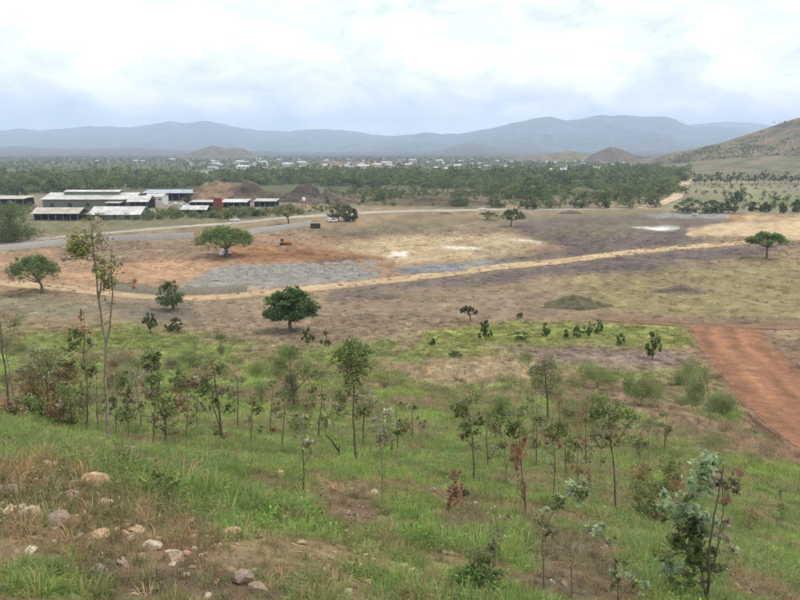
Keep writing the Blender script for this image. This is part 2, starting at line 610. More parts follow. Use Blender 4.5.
# ---------------------------------------------------------------- land cover (base colour of the ground by place)
OLIVE, DRY = (.17, .178, .075), (.238, .18, .115)
POLY = [   # outline in photo pixels, colour, softness (px), edge wobble (px), grass left on it
    ([(-80, 262), (60, 247), (195, 241), (300, 232), (420, 219), (470, 222), (560, 236), (600, 246), (500, 262), (400, 276), (250, 292), (160, 298), (60, 290), (-80, 282)], (.285, .19, .12), 4, 5, 0),
    ([(60, 247), (195, 240), (215, 250), (120, 262), (60, 260)], (.20, .15, .105), 5, 3, 0),
    ([(120, 262), (200, 258), (225, 264), (190, 282), (110, 284), (60, 276)], (.36, .225, .135), 6, 5, 0),
    ([(300, 229), (420, 218), (640, 211), (690, 214), (640, 228), (520, 232), (420, 232), (340, 240)], (.19, .155, .10), 4, 3, .2),
    ([(335, 246), (400, 235), (500, 233), (556, 240), (520, 250), (560, 256), (470, 259), (410, 264), (345, 256)], (.36, .285, .175), 4, 6, 0),
    ([(215, 254), (250, 244), (310, 247), (380, 258), (330, 265), (250, 262)], (.25, .13, .07), 5, 4, 0),
    ([(260, 250), (350, 254), (385, 259), (330, 263)], (.17, .10, .065), 4, 3, 0),
    ([(440, 247), (452, 245.6), (470, 245.9), (482, 247), (470, 249), (455, 249.4)], (.66, .60, .52), 2.2, 7, 0),
    ([(505, 237.5), (538, 238.5), (548, 241), (515, 240.5)], (.55, .48, .40), 2.2, 7, 0),
    ([(394, 253), (410, 254), (408, 257), (390, 257)], (.62, .56, .48), 2.2, 7, 0),
    ([(180, 285), (215, 267), (290, 264), (382, 270), (376, 279), (300, 285), (245, 290), (200, 292)], (.235, .222, .198), 3, 4, 0),
    ([(398, 268), (450, 262), (505, 259), (520, 263), (450, 270), (405, 275)], (.20, .20, .20), 2, 2, 0),
    ([(505, 226), (560, 217), (690, 214), (770, 226), (740, 238), (640, 251), (540, 262), (490, 258), (566, 247), (530, 235)], (.125, .098, .085), 6, 5, .1),
    ([(560, 226), (640, 222), (680, 228), (600, 236), (540, 233)], (.15, .135, .085), 8, 4, .4),
    ([(560, 264), (640, 255), (740, 246), (800, 243), (760, 256), (690, 268), (600, 273), (540, 279), (440, 290), (330, 300), (330, 291), (450, 277)], (.118, .093, .085), 6, 5, .1),
    ([(690, 231), (745, 222), (900, 218), (900, 240), (760, 238), (690, 238)], (.41, .315, .195), 3, 5, 0),
    ([(632, 229.5), (645, 228), (662, 228.8), (678, 230), (665, 231.6), (645, 231.2)], (.6, .6, .6), 2.0, 7, 0),
    ([(725, 216), (900, 212), (900, 222), (735, 220)], (.42, .29, .17), 2, 2, 0),
    ([(640, 213.5), (728, 214.5), (738, 219), (650, 218)], (.22, .22, .215), 2, 2, 0),
    ([(180, 301), (330, 300), (520, 288), (640, 302), (560, 320), (420, 334), (330, 346), (200, 336)], (.218, .168, .118), 14, 8, .35),
    ([(560, 281), (700, 268), (900, 260), (900, 322), (680, 322), (600, 318)], (.215, .185, .095), 14, 9, .55),
    ([(600, 312), (690, 318), (800, 320), (800, 330), (690, 326), (560, 324)], (.17, .12, .085), 5, 4, .2),
    ([(405, 357), (418, 344), (432, 331), (520, 322), (690, 326), (705, 345), (640, 352), (540, 346), (490, 357)], (.205, .225, .075), 4, 5, 1),
    ([(395, 368), (480, 356), (545, 362), (562, 378), (500, 388), (420, 380)], (.31, .255, .165), 8, 6, .8),
    ([(480, 346), (600, 346), (695, 354), (690, 368), (560, 364)], (.205, .165, .135), 5, 5, .5),
    ([(560, 368), (620, 385), (680, 408), (760, 438), (860, 470), (860, 482), (740, 450), (650, 418), (575, 386)], (.215, .165, .105), 7, 6, .6),
    ([(10, 338), (130, 328), (205, 335), (190, 346), (60, 352)], (.15, .185, .05), 8, 7, .9),
    ([(-60, 300), (60, 299), (110, 306), (70, 318), (-60, 316)], (.19, .17, .115), 6, 5, .4),
    ([(100, 302), (190, 303), (200, 326), (120, 322)], (.155, .13, .10), 8, 6, .3),
    ([(-60, 465), (40, 458), (115, 488), (205, 522), (225, 560), (130, 566), (60, 545), (-60, 545)], (.175, .115, .076), 12, 12, .5),
    ([(310, 498), (370, 500), (400, 530), (350, 545), (310, 520)], (.17, .11, .08), 10, 10, .35),
    ([(60, 560), (200, 560), (300, 600), (100, 600)], (.14, .10, .07), 10, 10, .5),
    ([(520, 520), (600, 530), (640, 600), (540, 600)], (.15, .115, .078), 14, 12, .4),
    ([(430, 520), (470, 500), (500, 530), (440, 545)], (.15, .11, .075), 10, 10, .45),
    ([(676, 318), (760, 322), (790, 352), (860, 395), (900, 420), (900, 520), (800, 462), (752, 424), (728, 398), (705, 360)], (.20, .135, .09), 7, 7, .25),
    # far plain
    ([(690, 178), (900, 176), (900, 211), (700, 213), (660, 210)], (.20, .185, .115), 3, 5, .6),
    ([(690, 196), (900, 192), (900, 200), (690, 203)], (.175, .175, .09), 3, 5, .6),
    ([(690, 160), (900, 158), (900, 172), (690, 174)], (.17, .14, .10), 3, 2, .3),
    ([(-60, 211), (85, 213), (300, 212), (330, 208), (330, 213), (190, 226), (-60, 240)], (.155, .145, .085), 4, 3, .6),
    ([(-60, 195), (290, 196), (290, 212), (-60, 214)], (.20, .175, .13), 3, 2, .2),
    ([(320, 190), (520, 192), (545, 200), (520, 207), (390, 207), (320, 205)], (.15, .125, .08), 3, 3, .5),
    ([(100, 173), (220, 170), (220, 174), (110, 177)], (.26, .24, .18), 1, 1, .2),
    ([(320, 162), (400, 161), (410, 168), (330, 169)], (.25, .16, .11), 1.5, 1.5, .2),
]


def poly_sd(px, py, poly):
    """signed distance in pixels, inside positive"""
    n = len(poly)
    best = np.full(px.shape, 1e9)
    ins = np.zeros(px.shape, bool)
    for i in range(n):
        x0, y0 = poly[i]
        x1, y1 = poly[(i + 1) % n]
        dx, dy = x1 - x0, y1 - y0
        t = np.clip(((px - x0) * dx + (py - y0) * dy) / (dx * dx + dy * dy + 1e-9), 0, 1)
        best = np.minimum(best, (px - x0 - t * dx) ** 2 + (py - y0 - t * dy) ** 2)
        c = ((y0 > py) != (y1 > py))
        xi = x0 + (py - y0) / (dy if abs(dy) > 1e-9 else 1e-9) * dx
        ins ^= c & (px < xi)
    return np.where(ins, 1, -1) * np.sqrt(best)


def landcover(X, Y, Z=None):
    Z = terrain(X, Y) if Z is None else Z
    px, py = project(X, Y, Z)
    ok = (Y > 2)
    r = np.hypot(X, Y)
    nearw = smooth(70, 25, r)
    # noise whose patches have the foreshortening of flat ground
    ax = np.clip(px, -2000, 3000)
    ay = np.clip(py, 0, 2000)
    na = fbm(ax / 42, ay / 9, 31, 4) * (1 - nearw) + fbm(X / 3.2, Y / 3.2, 32, 4) * nearw
    nb = fbm(ax / 16, ay / 4.5, 33, 3) * (1 - nearw) + fbm(X / 1.1, Y / 1.1, 34, 3) * nearw
    nl = fbm(ax / 130, ay / 26, 35, 3) * (1 - nearw) + fbm(X / 9, Y / 9, 36, 3) * nearw
    hill = smooth(150, 100, Y + .6 * np.maximum(X, 0))
    c = np.array(DRY)[None] * (1 - hill)[:, None] + np.array(OLIVE)[None] * hill[:, None]
    near = smooth(60, 30, r)[:, None]
    c = c * (1 - near) + np.array((.15, .19, .065))[None] * near
    # green flushes and straw patches on the slope
    gflush = (smooth(-.1, .3, na + .5 * nl) * hill)[:, None] * .85
    c = c * (1 - gflush) + np.array((.155, .22, .055))[None] * gflush
    straw = (smooth(.10, .5, -na + .35 * nb) * (.35 + .5 * hill))[:, None] * .75
    c = c * (1 - straw) + np.array((.27, .225, .135))[None] * straw
    soil = (np.maximum(smooth(.22, .5, nb - .5 * nl) * .55, smooth(.12, .42, nb * .7 + .6 * nl) * .85 * smooth(40, 22, r)) * hill)[:, None]
    c = c * (1 - soil) + np.array((.185, .125, .085))[None] * soil
    grass = np.clip(.45 + .55 * hill - .75 * soil[:, 0], 0, 1)
    far = smooth(420, 620, Y)[:, None]
    c = c * (1 - far) + np.array((.10, .105, .055))[None] * far
    for poly, col, soft, wob, gr in POLY:
        xs, ys = [p[0] for p in poly], [p[1] for p in poly]
        m = ok & (px > min(xs) - 30) & (px < max(xs) + 30) & (py > min(ys) - 20) & (py < max(ys) + 20)
        if not m.any():
            continue
        sdv = poly_sd(px[m] + nb[m] * wob, py[m] + na[m] * wob * .7, poly)
        wt = smooth(-soft, soft, sdv + nb[m] * soft * .5)
        c[m] = c[m] * (1 - wt[:, None]) + np.array(col)[None] * wt[:, None]
        grass[m] = grass[m] * (1 - wt) + gr * wt
    nc = fbm(ax / 7, ay / 2.4, 37, 3) * (1 - nearw) + fbm(X / .5, Y / .5, 38, 2) * nearw
    c = c * np.clip(1 + .24 * na + .22 * nb + .28 * nc * smooth(1400, 500, r), .3, 2)[:, None]
    return np.clip(c, .01, .95), np.clip(grass, 0, 1)


# ---------------------------------------------------------------- the ground, one sheet to the horizon
def build_ground():
    half = 0.70
    front = np.arctan(np.linspace(-half, half, 860))
    a1 = front[-1]
    rest = np.linspace(a1, 2 * math.pi - a1, 66)[1:-1]
    az = np.concatenate([front, rest])
    r = np.concatenate([np.geomspace(.6, 4, 12)[:-1], np.geomspace(4, 165, 300)[:-1], 1 / np.linspace(1 / 165, 1 / 15000, 230)])
    A, R = np.meshgrid(az, r)
    X, Y = R * np.sin(A), R * np.cos(A)
    X, Y = X.ravel(), Y.ravel()
    Z = terrain(X, Y)
    col, _ = landcover(X, Y, Z)
    V = np.stack([X, Y, Z], 1)
    V = np.concatenate([V, [[0, 0, float(terrain(0., 0.))]]])
    col = np.concatenate([col, col[:1]])
    na, nr = len(az), len(r)
    i = np.arange(nr - 1)[:, None] * na
    j = np.arange(na)[None, :]
    j2 = (j + 1) % na
    Q = np.stack([i + j, i + na + j, i + na + j2, i + j2], -1).reshape(-1, 4)
    c = len(V) - 1
    T = np.stack([np.full(na, c), np.arange(na), (np.arange(na) + 1) % na], 1)
    me = mesh_np('ground', V, [Q, T], M['ground'], col, True)
    tag(obj('ground', me), kind='structure')


build_ground()


# roads: sheets draped a few centimetres above the ground
def drape(name, left, right, col, mat='ground', step=2.0, wob=0.35, lift=0.05, nx=8, bank=0.0):
    """left and right edges as world XY polylines with the same number of points"""
    def resample(E, n):
        E = np.array(E, float)
        d = np.concatenate([[0], np.cumsum(np.linalg.norm(np.diff(E, axis=0), axis=1))])
        t = np.linspace(0, d[-1], n)
        return np.stack([np.interp(t, d, E[:, 0]), np.interp(t, d, E[:, 1])], 1), d[-1]
    Ln = resample(left, 2)[1]
    n = max(4, int(Ln / step))
    Lp, Rp = resample(left, n)[0], resample(right, n)[0]
    k = np.arange(n)
    wv = np.linalg.norm(Rp - Lp, axis=1, keepdims=True)
    dirn = (Rp - Lp) / (wv + 1e-6)
    Lp = Lp - dirn * (fbm(k * step / 7.0, k * 0.0, 51, 5, .7) * wob)[:, None]
    Rp = Rp + dirn * (fbm(k * step / 7.0, k * 0.0 + 5, 52, 5, .7) * wob)[:, None]
    t = np.linspace(0, 1, nx)[None, :, None]
    P = Lp[:, None] * (1 - t) + Rp[:, None] * t
    X, Y = P[..., 0].ravel(), P[..., 1].ravel()
    Z = terrain(X, Y) + lift
    tt = np.broadcast_to(t[..., 0], (n, nx)).ravel()
    c = np.array(col)[None] * (1 + .15 * fbm(X / 6, Y / 6, 53, 3) + .12 * fbm(X / 1.5, Y / 1.5, 54, 2))[:, None]
    along = np.broadcast_to(np.arange(n)[:, None], (n, nx)).ravel() * step
    c = c * (1 + .30 * fbm(tt * nx * .55, along / 16, 55, 3) + .16 * fbm(X / .9, Y / .9, 56, 2))[:, None]
    rut = np.exp(-((tt - .32) / .07) ** 2) + np.exp(-((tt - .68) / .07) ** 2)
    c = c * (1 + .2 * rut)[:, None]
    i = np.arange(n - 1)[:, None] * nx
    j = np.arange(nx - 1)[None, :]
    Q = np.stack([i + j, i + j + 1, i + nx + j + 1, i + nx + j], -1).reshape(-1, 4)
    me = mesh_np(name, np.stack([X, Y, Z], 1), Q, M[mat], np.clip(c, .01, 1), True)
    return tag(obj(name, me), kind='structure')


def edges(px_line, width):
    P = [at(*p) for p in px_line]
    C = np.array([(p.x, p.y) for p in P])
    # smooth the centre line
    d = np.concatenate([[0], np.cumsum(np.linalg.norm(np.diff(C, axis=0), axis=1))])
    t = np.linspace(0, d[-1], 40)
    S = np.stack([np.interp(t, d, C[:, 0]), np.interp(t, d, C[:, 1])], 1)
    for _ in range(3):
        S[1:-1] = (S[:-2] + 2 * S[1:-1] + S[2:]) / 4
    T = np.gradient(S, axis=0)
    T /= np.linalg.norm(T, axis=1, keepdims=True)
    N = np.stack([-T[:, 1], T[:, 0]], 1)
    wd = np.interp(np.linspace(0, 1, 40), np.linspace(0, 1, len(width)), width)[:, None] if hasattr(width, '__len__') else width
    return S + N * wd / 2, S - N * wd / 2


drape('dirt_track', *edges([(-60, 279), (0, 283), (60, 287), (120, 293.5), (165, 299.5), (205, 300), (260, 295.5), (330, 286), (420, 277), (500, 267), (600, 256), (700, 246), (760, 241), (860, 233)], [7, 7.5, 8, 9]), (.40, .30, .185), wob=1.3, step=1.2, nx=12)
drape('main_road', *edges([(-60, 249), (0, 244), (65, 236), (130, 231), (195, 226), (255, 221), (310, 216), (400, 211.2), (480, 209.6), (560, 209.3), (640, 208.6)], [7, 8, 14, 12, 10]), (.32, .305, .27), wob=1.0)
drape('far_dirt_road', *edges([(640, 208.4), (668, 204), (676, 199), (680, 192), (684, 184), (689, 176), (686, 170), (668, 163)], [8, 12, 16, 24, 16]), (.44, .34, .235), wob=1.0, step=4)
Lr = [at(*p) for p in [(686, 325), (700, 345), (716, 366), (735, 395), (760, 420), (800, 450), (850, 492)]]
Rr = [at(*p) for p in [(758, 327), (765, 337), (776, 350), (790, 364), (812, 380), (842, 400), (900, 440)]]
drape('red_dirt_track', [(p.x, p.y) for p in Lr], [(p.x, p.y) for p in Rr], (.238, .122, .071), wob=2.6, lift=.06, nx=22, step=.7)
drape('side_track', *edges([(600, 319), (690, 325), (760, 327), (860, 326)], [3, 4, 4]), (.20, .125, .082), wob=.6, lift=.09)

# ---------------------------------------------------------------- hills and mountains
def hill_mat(name, c0, c1, scale):
    m, t, o = mat_new(name)
    p = node(t, 'ShaderNodeBsdfPrincipled')
    p.inputs['Roughness'].default_value = 0.95
    p.inputs['Specular IOR Level'].default_value = 0.05
    g = node(t, 'ShaderNodeNewGeometry')
    n = noise_node(t, scale, 8, 0.62, g.outputs['Position'])
    r = ramp(t, n.outputs['Fac'], [(0.38, c0), (0.60, c1)])
    t.links.new(r.outputs['Color'], p.inputs['Base Color'])
    t.links.new(p.outputs[0], o.inputs['Surface'])
    return m


def ridge(name, sil, R, front, back, c0, c1, seed, spur=0.85, ncol=260, nrow=44):
    """mountain range whose crest, at distance R, follows a skyline given in photo pixels"""
    sx = np.array([p[0] for p in sil], float)
    sy = np.array([p[1] for p in sil], float)
    px = np.linspace(sx[0], sx[-1], ncol)
    py = np.interp(px, sx, sy) + 1.0 * fbm(px / 9, px * 0, seed, 3)
    zc = np.array([over(a, b, R).z for a, b in zip(px, py)])
    xc = (px - 400) / F * R / math.cos(PITCH) * math.cos(PITCH)
    xc = np.array([over(a, b, R).x for a, b in zip(px, py)])
    t = np.concatenate([np.linspace(0, 1, nrow), 1 + np.linspace(0.1, 1, 10)])
    V = np.zeros((len(t), ncol, 3))
    for i, tt in enumerate(t):
        dist = front + (R - front) * tt if tt <= 1 else R + (back - R) * (tt - 1)
        V[i, :, 0] = xc * dist / R
        V[i, :, 1] = dist
        base = tt ** 1.25 if tt <= 1 else (2 - tt)
        wx = V[i, :, 0] / (R * .055) + 1.2 * fbm(V[i, :, 0] / (R * .1), V[i, :, 1] / (R * .1), seed + 5, 2)
        rid = 1 - np.abs(fbm(wx, V[i, :, 1] / (R * .22), seed + 9, 4)) * 2
        hh = base * (1 - spur * (1 - rid) * np.clip(1.25 * (1 - tt), 0, 1) ** .6 * .9) if tt <= 1 else base
        V[i, :, 2] = np.maximum(zc * hh, -3) if tt < 1 else zc * hh
        if tt == 0:
            V[i, :, 2] = -3
    nr = len(t)
    i = np.arange(nr - 1)[:, None] * ncol
    j = np.arange(ncol - 1)[None, :]
    Q = np.stack([i + j, i + j + 1, i + ncol + j + 1, i + ncol + j], -1).reshape(-1, 4)
    me = mesh_np(name, V.reshape(-1, 3), Q, hill_mat(name, c0, c1, 6.0 / R * 12), None, True)
    return tag(obj(name, me), kind='structure')


GREEN_M, DARK_M = (.14, .14, .085), (.03, .045, .025)
ridge('mountain_range', [(-260, 140), (-120, 134), (0, 130.5), (22, 128), (42, 131), (70, 127.5), (100, 126), (130, 127.5), (150, 125), (168, 121.5), (186, 123.5), (206, 120.5), (228, 125), (255, 130), (290, 131.5), (320, 128.5), (350, 131), (372, 134), (400, 137), (450, 140), (520, 146)], 12500, 7000, 14600, DARK_M, GREEN_M, 101)
ridge('far_mountain_range', [(330, 142), (380, 136), (430, 134), (520, 132), (600, 128), (640, 126), (690, 124.5), (720, 122), (748, 122.5), (780, 126), (830, 122), (960, 130), (1080, 135)], 14200, 9500, 14900, DARK_M, GREEN_M, 121)
ridge('mountain_range', [(340, 149), (385, 139), (405, 135), (425, 132.5), (445, 135), (468, 132.5), (488, 129), (510, 123.5), (535, 118.5), (552, 116.5), (568, 120.5), (585, 118), (600, 115.5), (640, 116), (664, 116.5), (678, 121), (694, 128.5), (716, 126), (742, 130), (765, 134), (800, 137), (880, 141), (980, 146)], 10500, 5600, 12500, DARK_M, GREEN_M, 141)
ridge('foothills', [(-260, 146), (-60, 146), (30, 147), (80, 149), (130, 147.5), (180, 150), (240, 151), (330, 152), (420, 151.8), (440, 150), (455, 145.5), (472, 142.5), (486, 145), (500, 149), (530, 151.5), (620, 151), (700, 149), (800, 147), (900, 143), (1000, 143)], 6200, 3600, 7600, (.07, .075, .042), (.11, .10, .06), 161, spur=.2)


def knoll(name, px0, px1, pytop, Y, depth, prof, c0, c1, seed, label=None, struct=True, base_z=-1.0):
    """hill on the plain: skyline profile (0..1 across, 0..1 high), rounded in depth"""
    a, b = over(px0, 160, Y).x, over(px1, 160, Y).x
    H = over((px0 + px1) / 2, pytop, Y).z
    nx, ny = 90, 50
    u, v = np.meshgrid(np.linspace(0, 1, nx), np.linspace(-1, 1, ny))
    ph = np.interp(u, [p[0] for p in prof], [p[1] for p in prof])
    Xw, Yw = a + (b - a) * u, Y + depth * v
    s = (b - a)
    rim = np.clip(1 - np.abs(v) ** 1.5, 0, 1) * np.clip(np.minimum(u, 1 - u) * 12, 0, 1)
    n = fbm(Xw / s * 9, Yw / s * 9, seed, 4)
    n2 = 1 - np.abs(fbm(Xw / s * 7, Yw / s * 3.5, seed + 7, 4)) * 2
    Z = base_z + (H - base_z) * ph * (1 - np.abs(v) ** 1.5) * (1 + .06 * n * rim - .12 * (1 - n2) * rim * np.abs(v))
    V = np.stack([Xw, Yw, Z], -1).reshape(-1, 3)
    i = np.arange(ny - 1)[:, None] * nx
    j = np.arange(nx - 1)[None, :]
    Q = np.stack([i + j, i + j + 1, i + nx + j + 1, i + nx + j], -1).reshape(-1, 4)
    me = mesh_np(name, V, Q, hill_mat(name, c0, c1, 14.0 / s), None, True)
    o = obj(name, me)
    if struct:
        tag(o, kind='structure')
    return o


knoll('right_hill', 655, 1010, 108, 1500, 420, [(0, 0), (.08, .24), (.16, .36), (.25, .5), (.32, .66), (.40, .83), (.47, .93), (.6, 1), (.8, .9), (1, 0)], (.075, .078, .042), (.215, .16, .105), 201)
knoll('twin_hill', 176, 262, 145.2, 3000, 160, [(0, 0), (.12, .35), (.3, .72), (.44, 1), (.55, .80), (.60, .70), (.70, .82), (.76, .80), (.87, .5), (1, 0)], (.085, .085, .055), (.18, .145, .10), 211)
knoll('town_mound', 583, 640, 147.5, 2000, 90, [(0, 0), (.15, .5), (.3, .8), (.45, 1), (.6, .95), (.75, .75), (.9, .4), (1, 0)], (.08, .075, .048), (.18, .135, .095), 221)
knoll('town_ridge', 500, 600, 151, 2400, 160, [(0, 0), (.2, .4), (.5, .8), (.7, 1), (.8, .85), (.9, .7), (1, 0)], (.10, .10, .055), (.22, .17, .115), 231)
knoll('field_rise', 640, 900, 155, 1250, 260, [(0, 0), (.15, .4), (.3, .7), (.5, .95), (.8, 1), (1, 0)], (.10, .105, .055), (.20, .165, .10), 241)


# ---------------------------------------------------------------- scattered stuff by geometry nodes
def scatter_group(name, protos):
    g = bpy.data.node_groups.new(name, 'GeometryNodeTree')
    g.interface.new_socket('Geometry', in_out='INPUT', socket_type='NodeSocketGeometry')
    g.interface.new_socket('Geometry', in_out='OUTPUT', socket_type='NodeSocketGeometry')
    gi, go = g.nodes.new('NodeGroupInput'), g.nodes.new('NodeGroupOutput')
    g2i = g.nodes.new('GeometryNodeGeometryToInstance')
    for p in reversed(protos):      # the join socket keeps the last link first
        oi = g.nodes.new('GeometryNodeObjectInfo')
        oi.inputs['Object'].default_value = p
        g.links.new(oi.outputs['Geometry'], g2i.inputs[0])
    ip = g.nodes.new('GeometryNodeInstanceOnPoints')
    g.links.new(gi.outputs[0], ip.inputs['Points'])
    g.links.new(g2i.outputs[0], ip.inputs['Instance'])
    ip.inputs['Pick Instance'].default_value = True

    def attr(nm, typ):
        a = g.nodes.new('GeometryNodeInputNamedAttribute')
        a.data_type = typ
        a.inputs['Name'].default_value = nm
        return [o for o in a.outputs if o.enabled and o.name == 'Attribute'][0]
    g.links.new(attr('pick', 'INT'), ip.inputs['Instance Index'])
    g.links.new(attr('rot', 'FLOAT_VECTOR'), ip.inputs['Rotation'])
    g.links.new(attr('scl', 'FLOAT_VECTOR'), ip.inputs['Scale'])
    g.links.new(ip.outputs[0], go.inputs[0])
    return g


def scatter(name, pts, rot, scl, pick, protos, tint=None):
    me = bpy.data.meshes.new(name)
    n = len(pts)
    me.vertices.add(n)
    me.vertices.foreach_set('co', np.asarray(pts, np.float32).ravel())

    def put(nm, typ, key, arr):
        a = me.attributes.new(nm, typ, 'POINT')
        a.data.foreach_set(key, np.ascontiguousarray(arr).ravel())
    put('rot', 'FLOAT_VECTOR', 'vector', np.asarray(rot, np.float32))
    put('scl', 'FLOAT_VECTOR', 'vector', np.asarray(scl, np.float32))
    put('pick', 'INT', 'value', np.asarray(pick, np.int32))
    if tint is not None:
        c = np.ones((n, 4), np.float32)
        c[:, :3] = tint
        put('tint', 'FLOAT_COLOR', 'color', c)
    for m in protos[0].data.materials:
        me.materials.append(m)
    o = obj(name, me)
    md = o.modifiers.new('scatter', 'NODES')
    md.node_group = scatter_group(name, protos)
    return tag(o, kind='stuff')


def proto(name, me):
    return bpy.data.objects.new(name, me)      # source of the scatter, never linked to the scene


# grass tufts
def tuft(n, h, spread, lean, wid, seed, brown=0.0):
    r = np.random.default_rng(seed)
    a = r.uniform(0, 2 * np.pi, n)
    rad = spread * np.sqrt(r.random(n))
    B = np.stack([rad * np.cos(a), rad * np.sin(a), np.full(n, -.03)], 1)
    a2 = a + r.normal(0, .7, n)
    L = h * r.uniform(.45, 1.15, n)
    ln = lean * r.uniform(.2, 1.4, n)
    out_ = np.stack([np.cos(a2), np.sin(a2), np.zeros(n)], 1)
    side = np.stack([-np.sin(a2), np.cos(a2), np.zeros(n)], 1)
    up = np.array([0, 0, 1.0])
    mid = B + out_ * (L * ln * .35)[:, None] + up * (L * .55)[:, None]
    tip = B + out_ * (L * ln)[:, None] + up * (L * np.clip(1 - .45 * ln, .3, 1))[:, None]
    w_ = (wid * r.uniform(.6, 1.3, n))[:, None]
    V = np.stack([B - side * w_ * .5, B + side * w_ * .5, mid + side * w_ * .42, mid - side * w_ * .42, tip], 1).reshape(-1, 3)
    i = np.arange(n) * 5
    Q = np.stack([i, i + 1, i + 2, i + 3], 1)
    T = np.stack([i + 3, i + 2, i + 4], 1)
    base = np.repeat(r.uniform(.65, 1.35, (n, 1)), 3, axis=1)
    br = r.random(n) < brown
    base[br] *= np.array([1.9, 1.25, 1.3])
    c = np.repeat(base, 5, axis=0)
    return V, [Q, T], c


def herb(n, h, spread, leaf, seed):
    global rng
    keep, rng = rng, np.random.default_rng(seed)
    C = np.stack([rng.normal(0, spread, n), rng.normal(0, spread, n), rng.uniform(.02, h, n)], 1)
    r_ = leaves(C, leaf, np.repeat(rng.uniform(.6, 1.4, (n, 1)), 3, axis=1), .6, .6)
    rng = keep
    return r_


protos = []
for k, (n, h, sp, le, wd, br) in enumerate([(42, .24, .11, .8, .010, .12), (55, .30, .16, .9, .011, .10), (34, .17, .14, 1.1, .011, .2), (26, .42, .09, .7, .008, .35), (38, .20, .20, 1.0, .012, .15)]):
    V, Fs, c = tuft(n, h, sp, le, wd, 300 + k, br)
    protos.append(proto('tuft', mesh_np('tuft', V, Fs, M['grass'], c)))
V, Q, c = herb(60, .14, .11, .055, 310)
protos.append(proto('herb', mesh_np('herb', V, Q, M['grass'], c)))
V, Q, c = herb(90, .22, .18, .06, 311)
protos.append(proto('herb', mesh_np('herb', V, Q, M['grass'], c)))


def band(r0, r1, n):
    a = np.arctan(rng.uniform(-.68, .68, n))
    r = np.sqrt(rng.uniform(r0 ** 2, r1 ** 2, n))
    return r * np.sin(a), r * np.cos(a), r


def in_red_track(X, Y):
    X, Y = X + rng.normal(0, .8, len(X)), Y + rng.normal(0, .8, len(X))
    poly = [(p.x, p.y) for p in Lr] + [(p.x, p.y) for p in reversed(Rr)]
    return poly_sd(X, Y, poly) > -.3


def make_grass():
    XS, YS, SS = [], [], []
    for r0, r1, n, s in ((3.5, 9, 6500, .62), (9, 18, 16000, .72), (18, 34, 23000, .9), (34, 70, 26000, 1.5), (70, 150, 26000, 2.6), (150, 320, 16000, 3.6)):
        X, Y, r = band(r0, r1, n)
        XS.append(X)
        YS.append(Y)
        SS.append(np.full(n, s) * (r / ((r0 + r1) / 2)) ** .4)
    X, Y, S = np.concatenate(XS), np.concatenate(YS), np.concatenate(SS)
    Z = terrain(X, Y)
    col, gr = landcover(X, Y, Z)
    keep = (rng.random(len(X)) < gr ** 1.2) & ~in_red_track(X, Y)
    X, Y, Z, S, col, gr = [q[keep] for q in (X, Y, Z, S, col, gr)]
    n = len(X)
    r = np.hypot(X, Y)
    clump = fbm(X / 1.6, Y / 1.6, 61, 3)
    S = S * np.clip(1 + .55 * clump, .45, 1.7) * rng.uniform(.7, 1.3, n)
    near = smooth(45, 20, r)
    green = np.array((.20, .298, .082))
    big_ = fbm(X / 4.5, Y / 4.5, 62, 3)
    gm = np.clip(.55 + .9 * big_ + .35 * clump, 0, 1)[:, None] * (near * .75 + .1)[:, None] * gr[:, None]
    tint = col * 1.5 * (1 - gm) + green * gm
    dry = (rng.random(n) < .08)
    tint[dry] = np.array((.36, .29, .17)) * rng.uniform(.7, 1.1, (dry.sum(), 1))
    tint = tint * np.clip(rng.lognormal(0, .22 + .2 * smooth(50, 150, r)), .4, 2)[:, None] * (1 + rng.normal(0, .05, (n, 3)))
    pick = np.where(r < 40, rng.choice(7, n, p=[.24, .24, .18, .11, .19, .02, .02]), rng.choice(5, n, p=[.25, .25, .2, .1, .2]))
    S = S * (1 - .35 * smooth(.6, .3, gr) * near)
    rot = np.stack([rng.normal(0, .12, n), rng.normal(0, .12, n), rng.uniform(0, 6.283, n)], 1)
    far_flat = 1 - .35 * smooth(60, 140, r)
    hz = rng.uniform(.75, 1.2, n) * far_flat
    scl = np.stack([S, S, S * hz], 1)
    scatter('grass', np.stack([X, Y, Z], 1), rot, scl, pick, protos, np.clip(tint, .01, .9))


make_grass()

M['clod'] = leaf_mat('clod', tint=True, rough=0.95, trans=0.0)


def clod_mesh(seed):
    r = np.random.default_rng(seed)
    P = np.array([(-1, 0, 0), (1, 0, 0), (0, -1, 0), (0, 1, 0), (0, 0, 1), (.7, .7, .5), (-.7, .6, .6), (-.6, -.7, .55), (.7, -.6, .5)], float)
    P = P * r.uniform(.6, 1.2, P.shape)
    T = np.array([(0, 2, 7), (2, 8, 7), (2, 1, 8), (1, 5, 8), (1, 3, 5), (3, 6, 5), (3, 0, 6), (0, 7, 6), (4, 7, 8), (4, 8, 5), (4, 5, 6), (4, 6, 7)])
    return mesh_np('clod', P, T, M['clod'], np.full((len(P), 3), 1.0))


